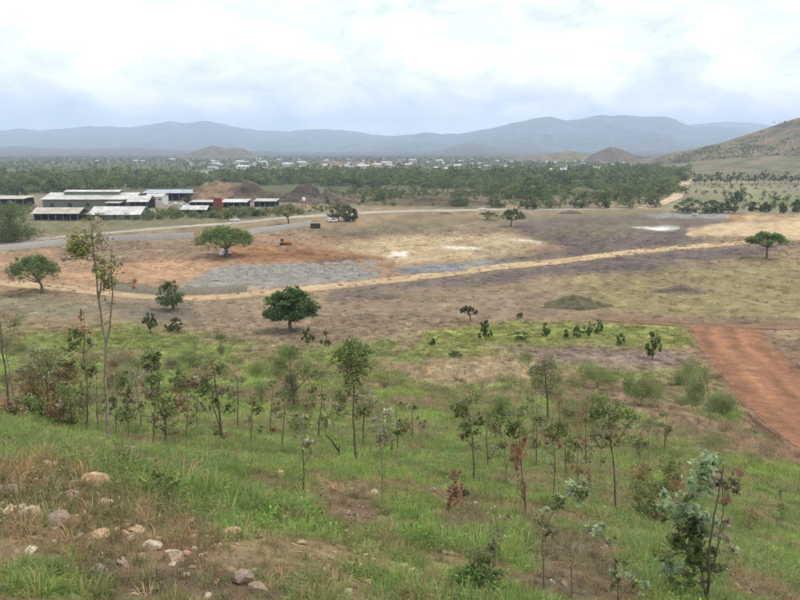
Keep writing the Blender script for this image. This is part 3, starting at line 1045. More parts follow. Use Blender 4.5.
def make_clods():
    X, Y, r = band(60, 330, 60000)
    Z = terrain(X, Y)
    col, gr = landcover(X, Y, Z)
    k = (rng.random(len(X)) < np.clip(.75 - 1.2 * gr, 0, 1) * (.25 + .9 * np.clip(fbm(X / 9, Y / 9, 66, 3) + .25, 0, 1)))
    inred = in_red_track(X, Y)
    k &= ~inred
    X, Y, Z, col = X[k], Y[k], Z[k], col[k]
    n = len(X)
    s_ = np.clip(rng.lognormal(-2.0, .5, n), .05, .45) * (1 + np.hypot(X, Y) / 260)
    rot = np.stack([np.zeros(n), np.zeros(n), rng.uniform(0, 6.28, n)], 1)
    scatter('soil_clods', np.stack([X, Y, Z - .01], 1), rot, np.stack([s_ * rng.uniform(.8, 1.8, n), s_, s_ * .75], 1), rng.integers(0, 3, n), [proto('clod', clod_mesh(80 + i)) for i in range(3)],
            np.clip(col * np.clip(rng.lognormal(.02, .2, (n, 1)), .5, 1.6), .01, .8))


make_clods()


def make_gravel():
    X, Y, r = band(4, 30, 16000)
    Z = terrain(X, Y)
    col, gr = landcover(X, Y, Z)
    k = rng.random(len(X)) < np.clip(1.05 - 1.25 * gr, .04, 1)
    X, Y, Z, col = X[k], Y[k], Z[k], col[k]
    n = len(X)
    s_ = np.clip(rng.lognormal(-3.6, .55, n), .01, .055)
    rot = np.stack([rng.normal(0, .4, n), rng.normal(0, .4, n), rng.uniform(0, 6.28, n)], 1)
    tint = col * np.clip(rng.lognormal(.15, .28, (n, 1)), .5, 1.8) * (1 + rng.normal(0, .08, (n, 3)))
    scatter('gravel', np.stack([X, Y, Z - .004], 1), rot, np.stack([s_ * rng.uniform(.8, 1.7, n), s_, s_ * .8], 1), rng.integers(0, 3, n), [proto('clod', clod_mesh(90 + i)) for i in range(3)], np.clip(tint, .01, .8))


make_gravel()

# low-poly trees for the woods that read as one mass
def far_tree(seed, h, r, n, leaf, ck, trunk=True):
    global rng
    keep, rng = rng, np.random.default_rng(seed)
    L = []
    k = 9
    for i in range(k):
        a = rng.uniform(0, 6.28)
        q = r * rng.uniform(.1, .75)
        c = (q * math.cos(a), q * math.sin(a), h * rng.uniform(.22, .84))
        s = r * rng.uniform(.38, .62)
        L.append(blob_leaves(c, s, s, s * .75, n // k, leaf, ck, .45)[1])
    V, Q, C = cat_leaves(L)
    tv, tq = tube([(0, 0, -.3), (.1, 0, h * .3), (0, .1, h * .6)], [h * .03, h * .022, h * .01], 5)
    me = mesh_np('far_tree', np.concatenate([V, tv]), np.concatenate([Q, tq + len(V)]), M['leaf_far'],
                 np.concatenate([C, np.tile((.07, .055, .04), (len(tv), 1))]))
    rng = keep
    return me


FAR = [far_tree(400, 8, 5.4, 480, .95, 'g'), far_tree(401, 9.5, 6.0, 560, 1.0, 'dg'), far_tree(402, 7, 5, 420, .85, 'og'),
       far_tree(403, 10, 5, 460, .95, 'gd'), far_tree(404, 5, 4.2, 340, .75, 'gy')]
FAR_P = [proto('far_tree', m) for m in FAR]


def in_poly_scatter(poly, spacing):
    P = np.array([(at(*p).x, at(*p).y) for p in poly])
    x0, y0 = P.min(0)
    x1, y1 = P.max(0)
    n = int((x1 - x0) * (y1 - y0) / spacing ** 2)
    X, Y = rng.uniform(x0, x1, n), rng.uniform(y0, y1, n)
    k = poly_sd(X, Y, [tuple(p) for p in P]) > fbm(X / 35, Y / 70, 73, 3) * min(40, .06 * (y1 - y0))
    return X[k], Y[k]


def wood(name, polys, scale=1.0, gap=-.35):
    XS, YS = [], []
    for poly, sp in polys:
        X, Y = in_poly_scatter(poly, sp)
        XS.append(X)
        YS.append(Y)
    X, Y = np.concatenate(XS), np.concatenate(YS)
    k = fbm(X / 55, Y / 110, 71, 4) + .25 * rng.normal(0, 1, len(X)) > gap
    X, Y = X[k], Y[k]
    n = len(X)
    s = np.clip(rng.lognormal(-.08, .30, n), .4, 1.7) * scale * (1 + .25 * fbm(X / 80, Y / 160, 72, 2))
    rot = np.stack([np.zeros(n), np.zeros(n), rng.uniform(0, 6.283, n)], 1)
    scatter(name, np.stack([X, Y, terrain(X, Y) - .1], 1), rot, np.stack([s, s, s * rng.uniform(.8, 1.15, n)], 1), rng.integers(0, 5, n), FAR_P)


wood('valley_wood', [
    ([(205, 175), (330, 173.5), (470, 173), (560, 171.5), (690, 169), (682, 176), (672, 190), (664, 199), (600, 203.5), (548, 203), (522, 197), (470, 190), (330, 187), (250, 185)], 6.8),
], .95, -.2)
wood('left_wood', [
    ([(-60, 176), (40, 177), (80, 178), (205, 175), (205, 186), (142, 190.5), (60, 192.5), (-60, 199)], 7.0),
], 1.0, -.25)
wood('far_town_trees', [
    ([(-60, 157), (860, 157), (860, 161), (690, 164), (690, 169), (560, 171.5), (470, 173), (330, 173.5), (205, 175), (-60, 176)], 23),
], .68, -.15)
wood('hillfoot_trees', [
    ([(690, 162), (900, 160), (900, 166), (690, 168)], 22),
    ([(695, 187), (900, 184), (900, 200), (720, 204)], 40),
], .8, 0)


def on_hill():
    """bushes on the brown hill at the right"""
    hill = bpy.data.objects['right_hill'].data
    n = len(hill.vertices)
    co = np.zeros(n * 3, np.float32)
    hill.vertices.foreach_get('co', co)
    co = co.reshape(-1, 3)
    zmax = co[:, 2].max()
    k = (co[:, 1] < 1500) & (co[:, 2] > 1) & (rng.random(n) < np.clip(.75 - co[:, 2] / zmax * 1.0, .08, 1)) 
    P = np.repeat(co[k], 6, axis=0) + np.array([1, 1, 0]) * rng.normal(0, 12, (6 * k.sum(), 3))
    m = len(P)
    s = rng.uniform(.25, .75, m)
    scatter('hillside_bushes', P - np.array([0, 0, 1.0]), np.stack([np.zeros(m), np.zeros(m), rng.uniform(0, 6.28, m)], 1), np.stack([s, s, s * .8], 1), rng.integers(0, 5, m), FAR_P)


on_hill()

wood('field_scrub', [
    ([(700, 186), (900, 183), (900, 211), (735, 212)], 13),
    ([(320, 191), (545, 193), (545, 200), (330, 198)], 9),
    ([(690, 160), (900, 158), (900, 174), (690, 176)], 20),
], .30, -.05)
# low scrub beside the sheds and the road
wood('roadside_scrub', [
    ([(85, 212.5), (300, 211), (335, 207), (335, 212), (250, 218), (90, 222)], 3.0),
    ([(320, 192), (400, 191), (545, 195), (545, 207), (450, 207.5), (330, 206)], 4.6),
    ([(-60, 200), (40, 204), (40, 215), (-60, 225)], 4.5),
    ([(690, 206), (800, 204), (860, 204), (860, 210), (730, 212)], 6),
], .36, -.05)


# ---------------------------------------------------------------- buildings of the yard on the left
def shed(name, label, px0, px1, pbase, depth, eave, ridge_h, roof, wall, open_front=0, rz=0.0, overhang=0.6, mono=False, back=True, clerestory=None, cat='shed', doors=0, windows=0):
    """shed whose front stands on the ground line seen at pbase between px0 and px1"""
    a, b = at(px0, pbase), at(px1, pbase)
    W = (b - a).length
    c = (a + b) / 2
    t = thing(name, label, cat, (c.x, c.y, c.z - .05), rz)
    h = W / 2
    th = .15
    if open_front:
        for k in range(open_front + 1):
            x = -h + .2 + (W - .4) * k / open_front
            MB().box((x, .12, eave / 2), (.28, .24, eave)).build('post', M['steel'], t)
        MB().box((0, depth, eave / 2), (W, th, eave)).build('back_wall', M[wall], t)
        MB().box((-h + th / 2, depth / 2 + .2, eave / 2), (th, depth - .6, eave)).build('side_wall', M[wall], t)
        # clutter stored inside
        for k in range(max(2, open_front)):
            x = -h + 1.2 + (W - 2.4) * random.random()
            MB().box((x, depth * .55, .6), (1.6 + random.random() * 1.5, 1.4, 1.2)).build('crate_pile', M['dark_wall'], t)
    else:
        wl = MB().box((0, depth / 2, eave / 2), (W, depth, eave)).build('wall', M[wall], t)
        for k in range(doors):
            x = -h + W * (k + .5) / doors
            MB().box((x, -.03, 1.6), (2.8, .12, 3.2)).build('door', M['dark_wall'], wl)
        for k in range(windows):
            x = -h + W * (k + .5) / windows
            MB().box((x, -.03, eave * .62), (1.5, .12, 1.0)).build('window', M['glass'], wl)
    o = overhang
    rt = .14
    if mono:
        prof = [(-o, eave + .03), (depth + o, ridge_h), (depth + o, ridge_h + rt), (-o, eave + .03 + rt)]
        MB().prism(prof, -h - o, h + o).build('roof', M[roof], t)
    else:
        sl = (ridge_h - eave) / (depth / 2)
        e0 = eave + .03 - sl * o
        prof = [(-o, e0), (depth / 2, ridge_h + .03), (depth + o, e0), (depth + o, e0 + rt), (depth / 2, ridge_h + rt + .05), (-o, e0 + rt)]
        r_ = MB().prism(prof, -h - o, h + o).build('roof', M[roof], t)
        if not open_front:
            for s in (-1, 1):
                g = MB().prism([(0.02, eave), (depth - .02, eave), (depth / 2, ridge_h - .02)], s * (h - .02) - .05, s * (h - .02) + .05)
                g.build('gable', M[wall], t)
        if clerestory:
            f0, f1, rise = clerestory
            x0, x1 = -h + W * f0, -h + W * f1
            y0, y1 = depth * .32, depth * .68
            z0 = ridge_h - sl * depth * .18
            cl_ = MB().box(((x0 + x1) / 2, depth / 2, (z0 + ridge_h + rise) / 2), (x1 - x0, y1 - y0, ridge_h + rise - z0)).build('clerestory', M[wall], r_)
            pr = [(y0 - .4, ridge_h + rise), (depth / 2, ridge_h + rise + .9), (y1 + .4, ridge_h + rise), (y1 + .4, ridge_h + rise + .12), (depth / 2, ridge_h + rise + 1.02), (y0 - .4, ridge_h + rise + .12)]
            MB().prism(pr, x0 - .4, x1 + .4).build('clerestory_roof', M[roof], r_)
    return t


shed('long_barn', 'long white roofed barn with raised middle ridge and green walls, largest in the yard', 43, 133, 208, 26, 5.6, 8.8, 'white_roof', 'green_wall', clerestory=(.18, .80, .9), cat='barn', overhang=1.0, doors=5)
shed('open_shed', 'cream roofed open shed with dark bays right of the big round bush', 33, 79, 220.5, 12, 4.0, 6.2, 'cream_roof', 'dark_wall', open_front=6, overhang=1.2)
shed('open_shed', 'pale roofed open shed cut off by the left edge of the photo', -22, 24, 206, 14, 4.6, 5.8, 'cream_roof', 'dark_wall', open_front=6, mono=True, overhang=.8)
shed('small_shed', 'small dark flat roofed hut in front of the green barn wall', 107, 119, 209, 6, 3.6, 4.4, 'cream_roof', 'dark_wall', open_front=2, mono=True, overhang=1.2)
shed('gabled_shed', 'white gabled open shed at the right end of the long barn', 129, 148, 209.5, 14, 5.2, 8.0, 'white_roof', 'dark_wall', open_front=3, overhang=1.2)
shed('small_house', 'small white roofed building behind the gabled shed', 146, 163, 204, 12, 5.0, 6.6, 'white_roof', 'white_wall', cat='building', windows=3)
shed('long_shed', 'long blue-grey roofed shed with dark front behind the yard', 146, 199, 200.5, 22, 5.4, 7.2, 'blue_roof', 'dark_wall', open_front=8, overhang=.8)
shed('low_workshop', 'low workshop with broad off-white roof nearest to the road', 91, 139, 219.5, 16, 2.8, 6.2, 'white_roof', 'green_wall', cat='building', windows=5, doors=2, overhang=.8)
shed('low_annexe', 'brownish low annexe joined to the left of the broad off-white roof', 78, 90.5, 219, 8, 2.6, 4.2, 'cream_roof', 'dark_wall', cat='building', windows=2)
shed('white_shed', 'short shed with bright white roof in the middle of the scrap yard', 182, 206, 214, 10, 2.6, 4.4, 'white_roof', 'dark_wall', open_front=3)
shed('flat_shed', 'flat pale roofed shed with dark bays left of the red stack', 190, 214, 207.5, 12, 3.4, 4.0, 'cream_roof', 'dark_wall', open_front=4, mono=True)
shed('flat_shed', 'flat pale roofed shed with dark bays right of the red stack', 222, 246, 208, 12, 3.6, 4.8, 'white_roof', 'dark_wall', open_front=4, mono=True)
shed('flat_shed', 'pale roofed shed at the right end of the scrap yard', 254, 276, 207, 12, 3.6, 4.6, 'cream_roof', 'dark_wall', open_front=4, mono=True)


# red stack, red tower with white tank, yard clutter
def red_stack():
    c = at(219, 211)
    t = thing('container_stack', 'stack of red freight containers in the middle of the yard', 'container stack', c)
    for k in range(3):
        x0 = -.4 + .5 * (k % 2)
        b = MB().box((x0, 0, 1.3 + 2.62 * k), (5.4 - .5 * k, 2.5, 2.58)).build('container', M['red_paint'], t)
        for q in range(8):
            MB().box((x0 - 2.2 + q * .62, -1.27, 1.3 + 2.62 * k), (.16, .06, 2.3)).build('rib', M['red_paint'], b)


red_stack()


def tank_tower():
    c = at(304, 207.5)
    t = thing('tank_tower', 'red tower with round white tank before the dark spoil heap', 'tower', c)
    for x in (-1.2, 1.2):
        for y in (-1.2, 1.2):
            MB().cyl((x, y, 0), (x * .7, y * .7, 4.2), .14, .12, 6).build('leg', M['red_paint'], t)
    for z in (1.4, 2.8):
        MB().box((0, 0, z), (2.1, 2.1, .14)).build('brace', M['red_paint'], t)
    MB().box((0, 0, 4.25), (2.6, 2.6, .16)).build('platform', M['red_paint'], t)
    tk = MB().cyl((0, 0, 4.33), (0, 0, 6.0), 1.1, 1.1, 14).build('tank', M['white_paint'], t)
    MB().cyl((0, 0, 6.0), (0, 0, 6.5), 1.1, .2, 14).build('lid', M['white_paint'], tk)


tank_tower()

CAR = {}


def pickup(label, px, py, rz, paint='white_paint', van=False, group=None):
    c = at(px, py)
    t = thing('van' if van else 'pickup_truck', label, 'van' if van else 'pickup', (c.x, c.y, c.z + .02), rz, group)
    if van:
        prof = [(-2.4, .45), (2.35, .45), (2.4, .95), (2.1, 1.15), (1.55, 1.95), (-2.3, 2.05), (-2.42, 1.2)]
    else:
        prof = [(-2.5, .5), (2.4, .5), (2.45, .9), (2.25, 1.05), (1.15, 1.1), (.55, 1.72), (-.55, 1.74), (-.8, 1.1), (-2.5, 1.08)]
    b = MB()
    n = len(prof)
    for s, wd in ((-1, .86), (1, .86)):
        for x, z in prof:
            b.v.append((x, s * (wd if z < 1.2 else wd - .12), z))
    for k in range(n):
        b.f.append((k, (k + 1) % n, n + (k + 1) % n, n + k))
    b.f.append(tuple(reversed(range(n))))
    b.f.append(tuple(range(n, 2 * n)))
    bo = b.build('body', M[paint], t)
    wz = (1.15, 1.65) if not van else (1.25, 1.8)
    for s in (-1, 1):
        MB().box((-.02 if not van else .3, s * .80, sum(wz) / 2), (1.0 if not van else 2.2, .06, wz[1] - wz[0])).build('window', M['glass'], bo)
    MB().box((.93 if not van else 1.85, 0, 1.4 if not van else 1.55), (.08, 1.3, .5)).build('windscreen', M['glass'], bo)
    for x in (-1.5, 1.45):
        for s in (-1, 1):
            wh = MB().cyl((x, s * .90, .36), (x, s * .66, .36), .36, .36, 14).build('wheel', M['rubber'], t)
            MB().cyl((x, s * .905, .36), (x, s * .88, .36), .2, .2, 10).build('rim', M['steel'], wh)
    return t


pickup('white pickup truck driving along the road behind the wide spreading tree', 235, 221.5, math.radians(12))
pickup('white van standing at the roadside below the two dark road trees', 333, 222.0, math.radians(8), van=True)
pickup('white van parked beneath the wide spreading tree on the orange soil', 225, 255.5, math.radians(70), van=True)
pickup('white pickup truck on the road behind the leaning umbrella tree', 483, 210, math.radians(0))
for k, (x, y) in enumerate([(169, 206), (176, 205), (184, 206)]):
    pickup(['white van parked in the yard, leftmost of three', 'white van parked in the yard, middle one of three', 'white van parked in the yard, rightmost of three'][k], x, y, math.radians([20, 80, 10][k]), van=True, group='vans parked in the yard')


def bulldozer():
    c = at(285, 245.2)
    t = thing('bulldozer', 'orange bulldozer working on the cleared orange soil', 'bulldozer', c, math.radians(15))
    for s in (-1, 1):
        tr = MB()
        tr.prism([(-1.7, .1), (1.7, .1), (2.05, .45), (1.7, .85), (-1.7, .85), (-2.05, .45)], s * 1.0 - .25, s * 1.0 + .25)
        o = tr.build('track', M['rubber'], t)
        o.rotation_euler = (0, 0, math.pi / 2)
    MB().box((.5, 0, 1.2), (2.6, 1.3, .9), top=(.95, .9)).build('bonnet', M['orange_paint'], t)
    cb = MB().box((-1.1, 0, 1.9), (1.3, 1.4, 1.6), top=(.9, .9)).build('cab', M['orange_paint'], t)
    MB().box((-1.1, -.70, 2.1), (.9, .08, .8)).build('window', M['glass'], cb)
    MB().box((-1.1, 0, 2.78), (1.6, 1.7, .12)).build('roof', M['orange_paint'], t)
    bl = MB()
    bl.prism([(-1.9, 0.05), (1.9, 0.05), (1.9, 1.3), (-1.9, 1.3)], 2.35, 2.55)
    bl.build('blade', M['orange_paint'], t)
    for s in (-1, 1):
        MB().box((1.4, s * 1.35, .5), (2.1, .16, .2)).build('push_arm', M['orange_paint'], t)
    MB().cyl((.9, .3, 1.6), (.9, .3, 2.5), .08, .08, 8).build('exhaust', M['steel'], t)


bulldozer()


def dark_container():
    c = at(315.5, 228.3)
    t = thing('site_container', 'dark brown container at the end of the grey road fence', 'container', c, math.radians(5))
    b = MB().box((0, 0, 1.25), (4.6, 2.4, 2.3)).build('body', M['bark_dark'], t)
    for k in range(9):
        MB().box((-2.0 + k * .5, -1.22, 1.25), (.14, .06, 2.1)).build('rib', M['bark_dark'], b)
    MB().box((0, 0, 2.46), (4.7, 2.5, .12)).build('roof', M['steel'], t)
    for x in (-1.9, 1.9):
        MB().box((x, 0, .05), (.3, 2.4, .14)).build('skid', M['steel'], t)


dark_container()


# ---------------------------------------------------------------- fences of sheet panels
def fence(name, label, line, height, panel_w, mat, post_every=1):
    P = [at(*p) for p in line]
    C = np.array([(p.x, p.y) for p in P])
    d = np.concatenate([[0], np.cumsum(np.linalg.norm(np.diff(C, axis=0), axis=1))])
    n = int(d[-1] / panel_w)
    q = np.linspace(0, d[-1], n + 1)
    S = np.stack([np.interp(q, d, C[:, 0]), np.interp(q, d, C[:, 1])], 1)
    t = thing(name, label, 'fence', (S[n // 2, 0], S[n // 2, 1], 0))
    ox, oy = t.location.x, t.location.y
    # one corrugated panel, shared
    w_ = d[-1] / n
    b = MB()
    seg = 12
    for k in range(seg + 1):
        x = -w_ / 2 + w_ * k / seg
        y = .05 * (1 if k % 2 else -1)
        b.v += [(x, y, .08), (x, y, height)]
    for k in range(seg):
        b.f.append((2 * k, 2 * k + 2, 2 * k + 3, 2 * k + 1))
    pm = b.mesh('panel', M[mat])
    post = MB().box((0, .12, height / 2), (.12, .12, height + .1)).mesh('post', M['steel'])
    rail = MB().box((0, .09, height - .25), (w_, .05, .07)).mesh('rail', M['steel'])
    for k in range(n):
        a, e = S[k], S[k + 1]
        m_ = (a + e) / 2
        rz = math.atan2(e[1] - a[1], e[0] - a[0])
        z = float(terrain(m_[0], m_[1])) + random.uniform(-.06, .06)
        for nm, me, p in (('panel', pm, m_), ('rail', rail, m_), ('post', post, a)):
            o = obj(nm, me, t, (p[0] - ox, p[1] - oy, z))
            o.rotation_euler = (random.uniform(-.03, .03) if nm == 'panel' else 0, 0, rz)
    return t


fence('sheet_fence', 'long grey sheet metal fence below the road, left of the wide spreading tree', [(-40, 257), (0, 252.3), (66, 244.6), (110, 241.5), (150, 239.8), (194, 238)], 2.4, 2.4, 'grey_sheet')
fence('sheet_fence', 'grey sheet metal fence running from the wide spreading tree to the dark container', [(246, 235.5), (280, 230.5), (311, 226)], 2.5, 2.4, 'grey_sheet')
fence('screen_fence', 'low grey screen fence along the pale track, in front of the gravel lot', [(112, 290.5), (140, 293.5), (165, 295.6), (205, 295.2), (247, 291.5)], 2.1, 2.2, 'mesh_screen')

# gravel heaps in rows on the grey lot
def heap(name, label, cat, c, rx, ry, h, col, seed, group=None, rot=0.0, n=22, rough=.28, col2=None):
    u, v = np.meshgrid(np.linspace(-1, 1, n), np.linspace(-1, 1, n))
    # round the square grid
    x = u * np.sqrt(1 - v * v / 2)
    y = v * np.sqrt(1 - u * u / 2)
    r = np.hypot(x, y)
    z = h * np.clip(1 - r ** 1.4, 0, 1) * (1 + rough * 2 * fbm(x * 2.2 + seed, y * 2.2, seed, 3)) + rough * .5 * h * fbm(x * 7, y * 7 + seed, seed + 3, 3) * (r < .97)
    X, Y = x * rx * (1 + .35 * fbm(x * 1.7 + seed, y * 1.7, seed + 1, 3)), y * ry * (1 + .35 * fbm(x * 1.7, y * 1.7 + seed, seed + 2, 3))
    cs, sn = math.cos(rot), math.sin(rot)
    Xw, Yw = X * cs - Y * sn, X * sn + Y * cs
    g = terrain(c.x + Xw, c.y + Yw) - c.z
    V = np.stack([Xw, Yw, np.where(r > .97, g - .25, g - .12 + z)], -1).reshape(-1, 3)
    i = np.arange(n - 1)[:, None] * n
    j = np.arange(n - 1)[None, :]
    Q = np.stack([i + j, i + j + 1, i + n + j + 1, i + n + j], -1).reshape(-1, 4)
    q = np.clip(.5 + 1.3 * fbm(x * 2 + seed, y * 5, seed + 5, 4), 0, 1).reshape(-1, 1)
    cc = np.array(col) * (1 - q) + np.array(col2 or tuple(k * 1.5 for k in col)) * q
    o = obj(name, mesh_np(name, V, Q, M['ground'], np.clip(cc, .01, .9), True), None, c)
    return tag(o, label, cat, group)


def gravel_rows():
    A, B = at(215, 283), at(372, 274)
    C_ = at(235, 267)
    ux = np.array([B.x - A.x, B.y - A.y])
    uy = np.array([C_.x - A.x, C_.y - A.y])
    LX, LY = np.linalg.norm(ux), np.linalg.norm(uy)
    ux, uy = ux / LX, uy / LY
    k = 0
    for j in range(5):
        for i in range(13):
            p = np.array([A.x, A.y]) + ux * (i + .5 + rng.uniform(-.25, .25) + .3 * j) * LX / 13.5 + uy * (j + .5 + rng.uniform(-.2, .2)) * LY / 5.2
            z = float(terrain(p[0], p[1]))
            heap('gravel_heap', 'low grey gravel heap among the rows tipped on the grey lot', 'gravel heap', Vector((p[0], p[1], z)), rng.uniform(2.0, 2.8), rng.uniform(1.6, 2.2), rng.uniform(.5, 1.0), (.19, .182, .165), 500 + k, 'gravel heaps tipped in rows', rng.uniform(0, 3), n=11)
            k += 1


gravel_rows()
for k, (x, y, rx, ry, h, c, lb) in enumerate([
        (430, 271, 13, 3.5, 1.3, (.16, .16, .16), 'long low grey gravel ridge beside the pale track'),
        (372, 297, 8, 4, 1.2, (.12, .10, .075), 'dark low soil heap beside the pale track, right of the round tree'),
        (345, 300, 6, 3, .8, (.13, .105, .085), 'small dark soil heap right behind the round tree'),
        (578, 306, 8, 4, 2.8, (.10, .095, .06), 'grassy dark soil mound standing alone on the brown plain'),
        (683, 292, 9, 4, 1.7, (.125, .10, .08), 'low dark mound on the yellow grass right of the plain'),
        (690, 257, 13, 5, 1.6, (.105, .088, .08), 'long dark ploughed ridge left of the right umbrella tree'),
        (620, 262, 11, 4, 1.2, (.11, .09, .08), 'long dark ridge of turned earth below the pale track'),
        (300, 256, 22, 6, 1.8, (.20, .11, .062), 'long rust red earth bank on the orange clearing'),
        (570, 213.5, 9, 5, 1.6, (.11, .09, .075), 'dark heap of cleared brush beside the far road'),
        (445, 214, 5, 3, 1.2, (.10, .085, .07), 'small dark heap beside the far road'),
        (250, 285, 5, 2.5, .5, (.19, .15, .11), 'low brown spoil along the front of the gravel lot')]):
    c_ = at(x, y)
    heap('soil_heap', lb, 'soil heap', c_, rx, ry, h, c, 600 + k * 7, None, 0, n=34, rough=.5)
heap('spoil_heap', 'tan quarry heap behind the red container stack', 'spoil heap', at(222, 199.5), 36, 16, 13.5, (.15, .11, .075), 701, None, 0, 60, .4, (.32, .23, .14))
heap('spoil_heap', 'dark sloping quarry heap behind the right end of the scrap yard', 'spoil heap', at(250, 200.5), 36, 14, 9, (.085, .07, .06), 711, None, 0, 60, .4, (.16, .125, .095))
heap('spoil_heap', 'dark pointed spoil heap behind the white tank', 'spoil heap', at(303, 201.5), 22, 12, 10, (.075, .062, .055), 721, None, 0, 60, .4, (.14, .115, .09))
heap('spoil_heap', 'low greyish spoil heap right of the white tank', 'spoil heap', at(328, 203), 20, 9, 6.5, (.12, .10, .08), 731, None, 0, 60, .4, (.19, .155, .12))
heap('spoil_heap', 'brown bank below the wood in the middle distance', 'spoil heap', at(425, 205), 50, 8, 4.5, (.12, .095, .07), 741, None, 0, 40, .5, (.17, .15, .085))
for k, x in enumerate([662, 672, 683, 694, 704, 714, 724]):
    heap('rubble_heap', 'pale grey rubble heap in the row below the right field bushes', 'rubble heap', at(x, 217.5 - (k % 2) * 1.2), rng.uniform(3, 4.6), 2.2, rng.uniform(.9, 1.7), (.20, .20, .195), 760 + k, 'rubble heaps in a row', 0, 14, .5, (.36, .37, .38))
for k, (x, y, rx, h, c, lb) in enumerate([(262, 250, 7, 1.3, (.25, .14, .075), 'rust red earth heap left of the bulldozer'), (335, 256, 10, 1.2, (.20, .115, .07), 'dark red earth heap below the right of the bulldozer'),
        (372, 260, 7, 1.0, (.22, .13, .08), 'red earth heap at the left edge of the sand lot'), (205, 247, 8, .9, (.24, .15, .09), 'low brown earth heap behind the fence beside the wide spreading tree'),
        (150, 252, 9, .8, (.23, .16, .105), 'low brown earth bank below the long grey fence'), (420, 246, 9, .8, (.30, .22, .13), 'low tan earth bank on the sand lot'), (440, 262, 12, .7, (.27, .2, .125), 'low tan bank along the lower side of the sand lot')]):
    heap('earth_heap', lb, 'earth heap', at(x, y), rx, 3.2, h, c, 830 + k, None, .1, 26, .6, tuple(v * 1.45 for v in c))
for k, (x, y, rx, h, c, lb) in enumerate([(172, 211, 6, 1.6, (.10, .085, .08), 'dark scrap pile in front of the parked white vans'), (160, 213, 5, 1.3, (.16, .15, .14), 'grey scrap pile right of the gabled shed'),
        (240, 212, 9, 1.5, (.11, .10, .09), 'long grey scrap pile before the flat pale sheds'), (268, 211.5, 8, 1.5, (.12, .10, .085), 'brown scrap pile at the right end of the sheds'), (196, 213, 6, 1.3, (.09, .075, .07), 'dark scrap pile behind the bright white roof')]):
    heap('scrap_pile', lb, 'scrap pile', at(x, y), rx, 3, h, c, 770 + k, None, 0, 18, .8, tuple(v * 2.4 for v in c))
_a, _b = at(752, 412), at(804, 452)
heap('soil_bank', 'long brown soil bank along the left edge of the red track', 'soil bank', (_a + _b) / 2 + Vector((-.9, 0, 0)), (_b - _a).length * .5, 1.1, .75, (.155, .10, .065), 799, None, math.atan2(_b.y - _a.y, _b.x - _a.x), 40, .5, (.25, .16, .10))
heap('soil_heap', 'orange soil heap at the edge of the pale sand on the right', 'soil heap', at(735, 219), 8, 3, 1.6, (.28, .15, .08), 790, None, 0, 20, .4)
heap('soil_heap', 'pinkish low soil heap near the right edge beyond the sand', 'soil heap', at(785, 217), 8, 3, 1.3, (.25, .16, .11), 795, None, 0, 20, .4)


# ---------------------------------------------------------------- town houses far off
def house_mesh(w_, d_, h_, rise, wallc, roofc):
    b = MB().box((0, 0, h_ / 2), (w_, d_, h_))
    nw = len(b.f)
    b.prism([(-d_ / 2 - .5, h_ - .1), (0, h_ + rise), (d_ / 2 + .5, h_ - .1), (0, h_ + rise - .25)], -w_ / 2 - .5, w_ / 2 + .5)
    nr = len(b.f)
    for k in range(3):
        b.box((-w_ / 3 + w_ / 3 * k, -d_ / 2 - .02, h_ * .55), (w_ / 9, .1, h_ * .35))
    me = bpy.data.meshes.new('house')
    me.from_pydata(b.v, [], b.f)
    for m in (wallc, roofc, M['glass']):
        me.materials.append(m)
    me.polygons.foreach_set('material_index', np.array([0] * nw + [1] * (nr - nw) + [2] * (len(b.f) - nr), np.int32))
    me.update()
    return me


RUST = sheet_metal('rust_roof', (.30, .17, .12))
TIN = sheet_metal('tin_roof', (.50, .51, .51))
HM = [house_mesh(12, 9, 3.4, 2.2, M['cream_roof'], TIN), house_mesh(20, 12, 4.5, 2.5, M['cream_roof'], M['white_roof']),
      house_mesh(11, 8, 3.2, 2, M['white_wall'], M['blue_roof']), house_mesh(13, 9, 3.4, 2.4, M['white_wall'], RUST), house_mesh(30, 16, 6, 2.5, M['white_wall'], M['white_roof'])]


def houses(name, label, group, zones):
    for x0, x1, y0, y1, n in zones:
        for _ in range(n):
            c = at(random.uniform(x0, x1), random.uniform(y0, y1))
            m = HM[random.choice([0, 0, 0, 1, 2, 2, 3, 3, 4])]
            o = obj(name, m, None, (c.x, c.y, c.z + .5 * random.random()))
            o.rotation_euler = (0, 0, random.uniform(-.6, .6))
            o.scale = (.78, .78, .9)
            tag(o, label, 'house', group)


houses('town_house', 'tiny pale house in the town below the twin hill', 'houses below the twin hill', [(95, 190, 158.5, 162.5, 10), (190, 300, 160, 170, 40)])
houses('town_house', 'tiny pale house in the town strip left of centre, above the wood', 'houses above the wood', [(300, 400, 160, 169.5, 30), (400, 520, 160, 172, 40)])
houses('town_house', 'tiny pale house near the mound right of centre, above the wood', 'houses near the mound', [(520, 690, 158, 171, 38)])
for px_, py_, lb in [(553, 176.5, 'small white house among the wood trees, left one of a pair'), (563, 175.5, 'small white house among the wood trees, right one of a pair'), (596, 174, 'small white house alone among the trees below the mound')]:
    c = at(px_, py_)
    o = obj('wood_house', HM[0], None, (c.x, c.y, 2.5))
    o.scale = (.8, .8, 1.6)
    tag(o, lb, 'house')


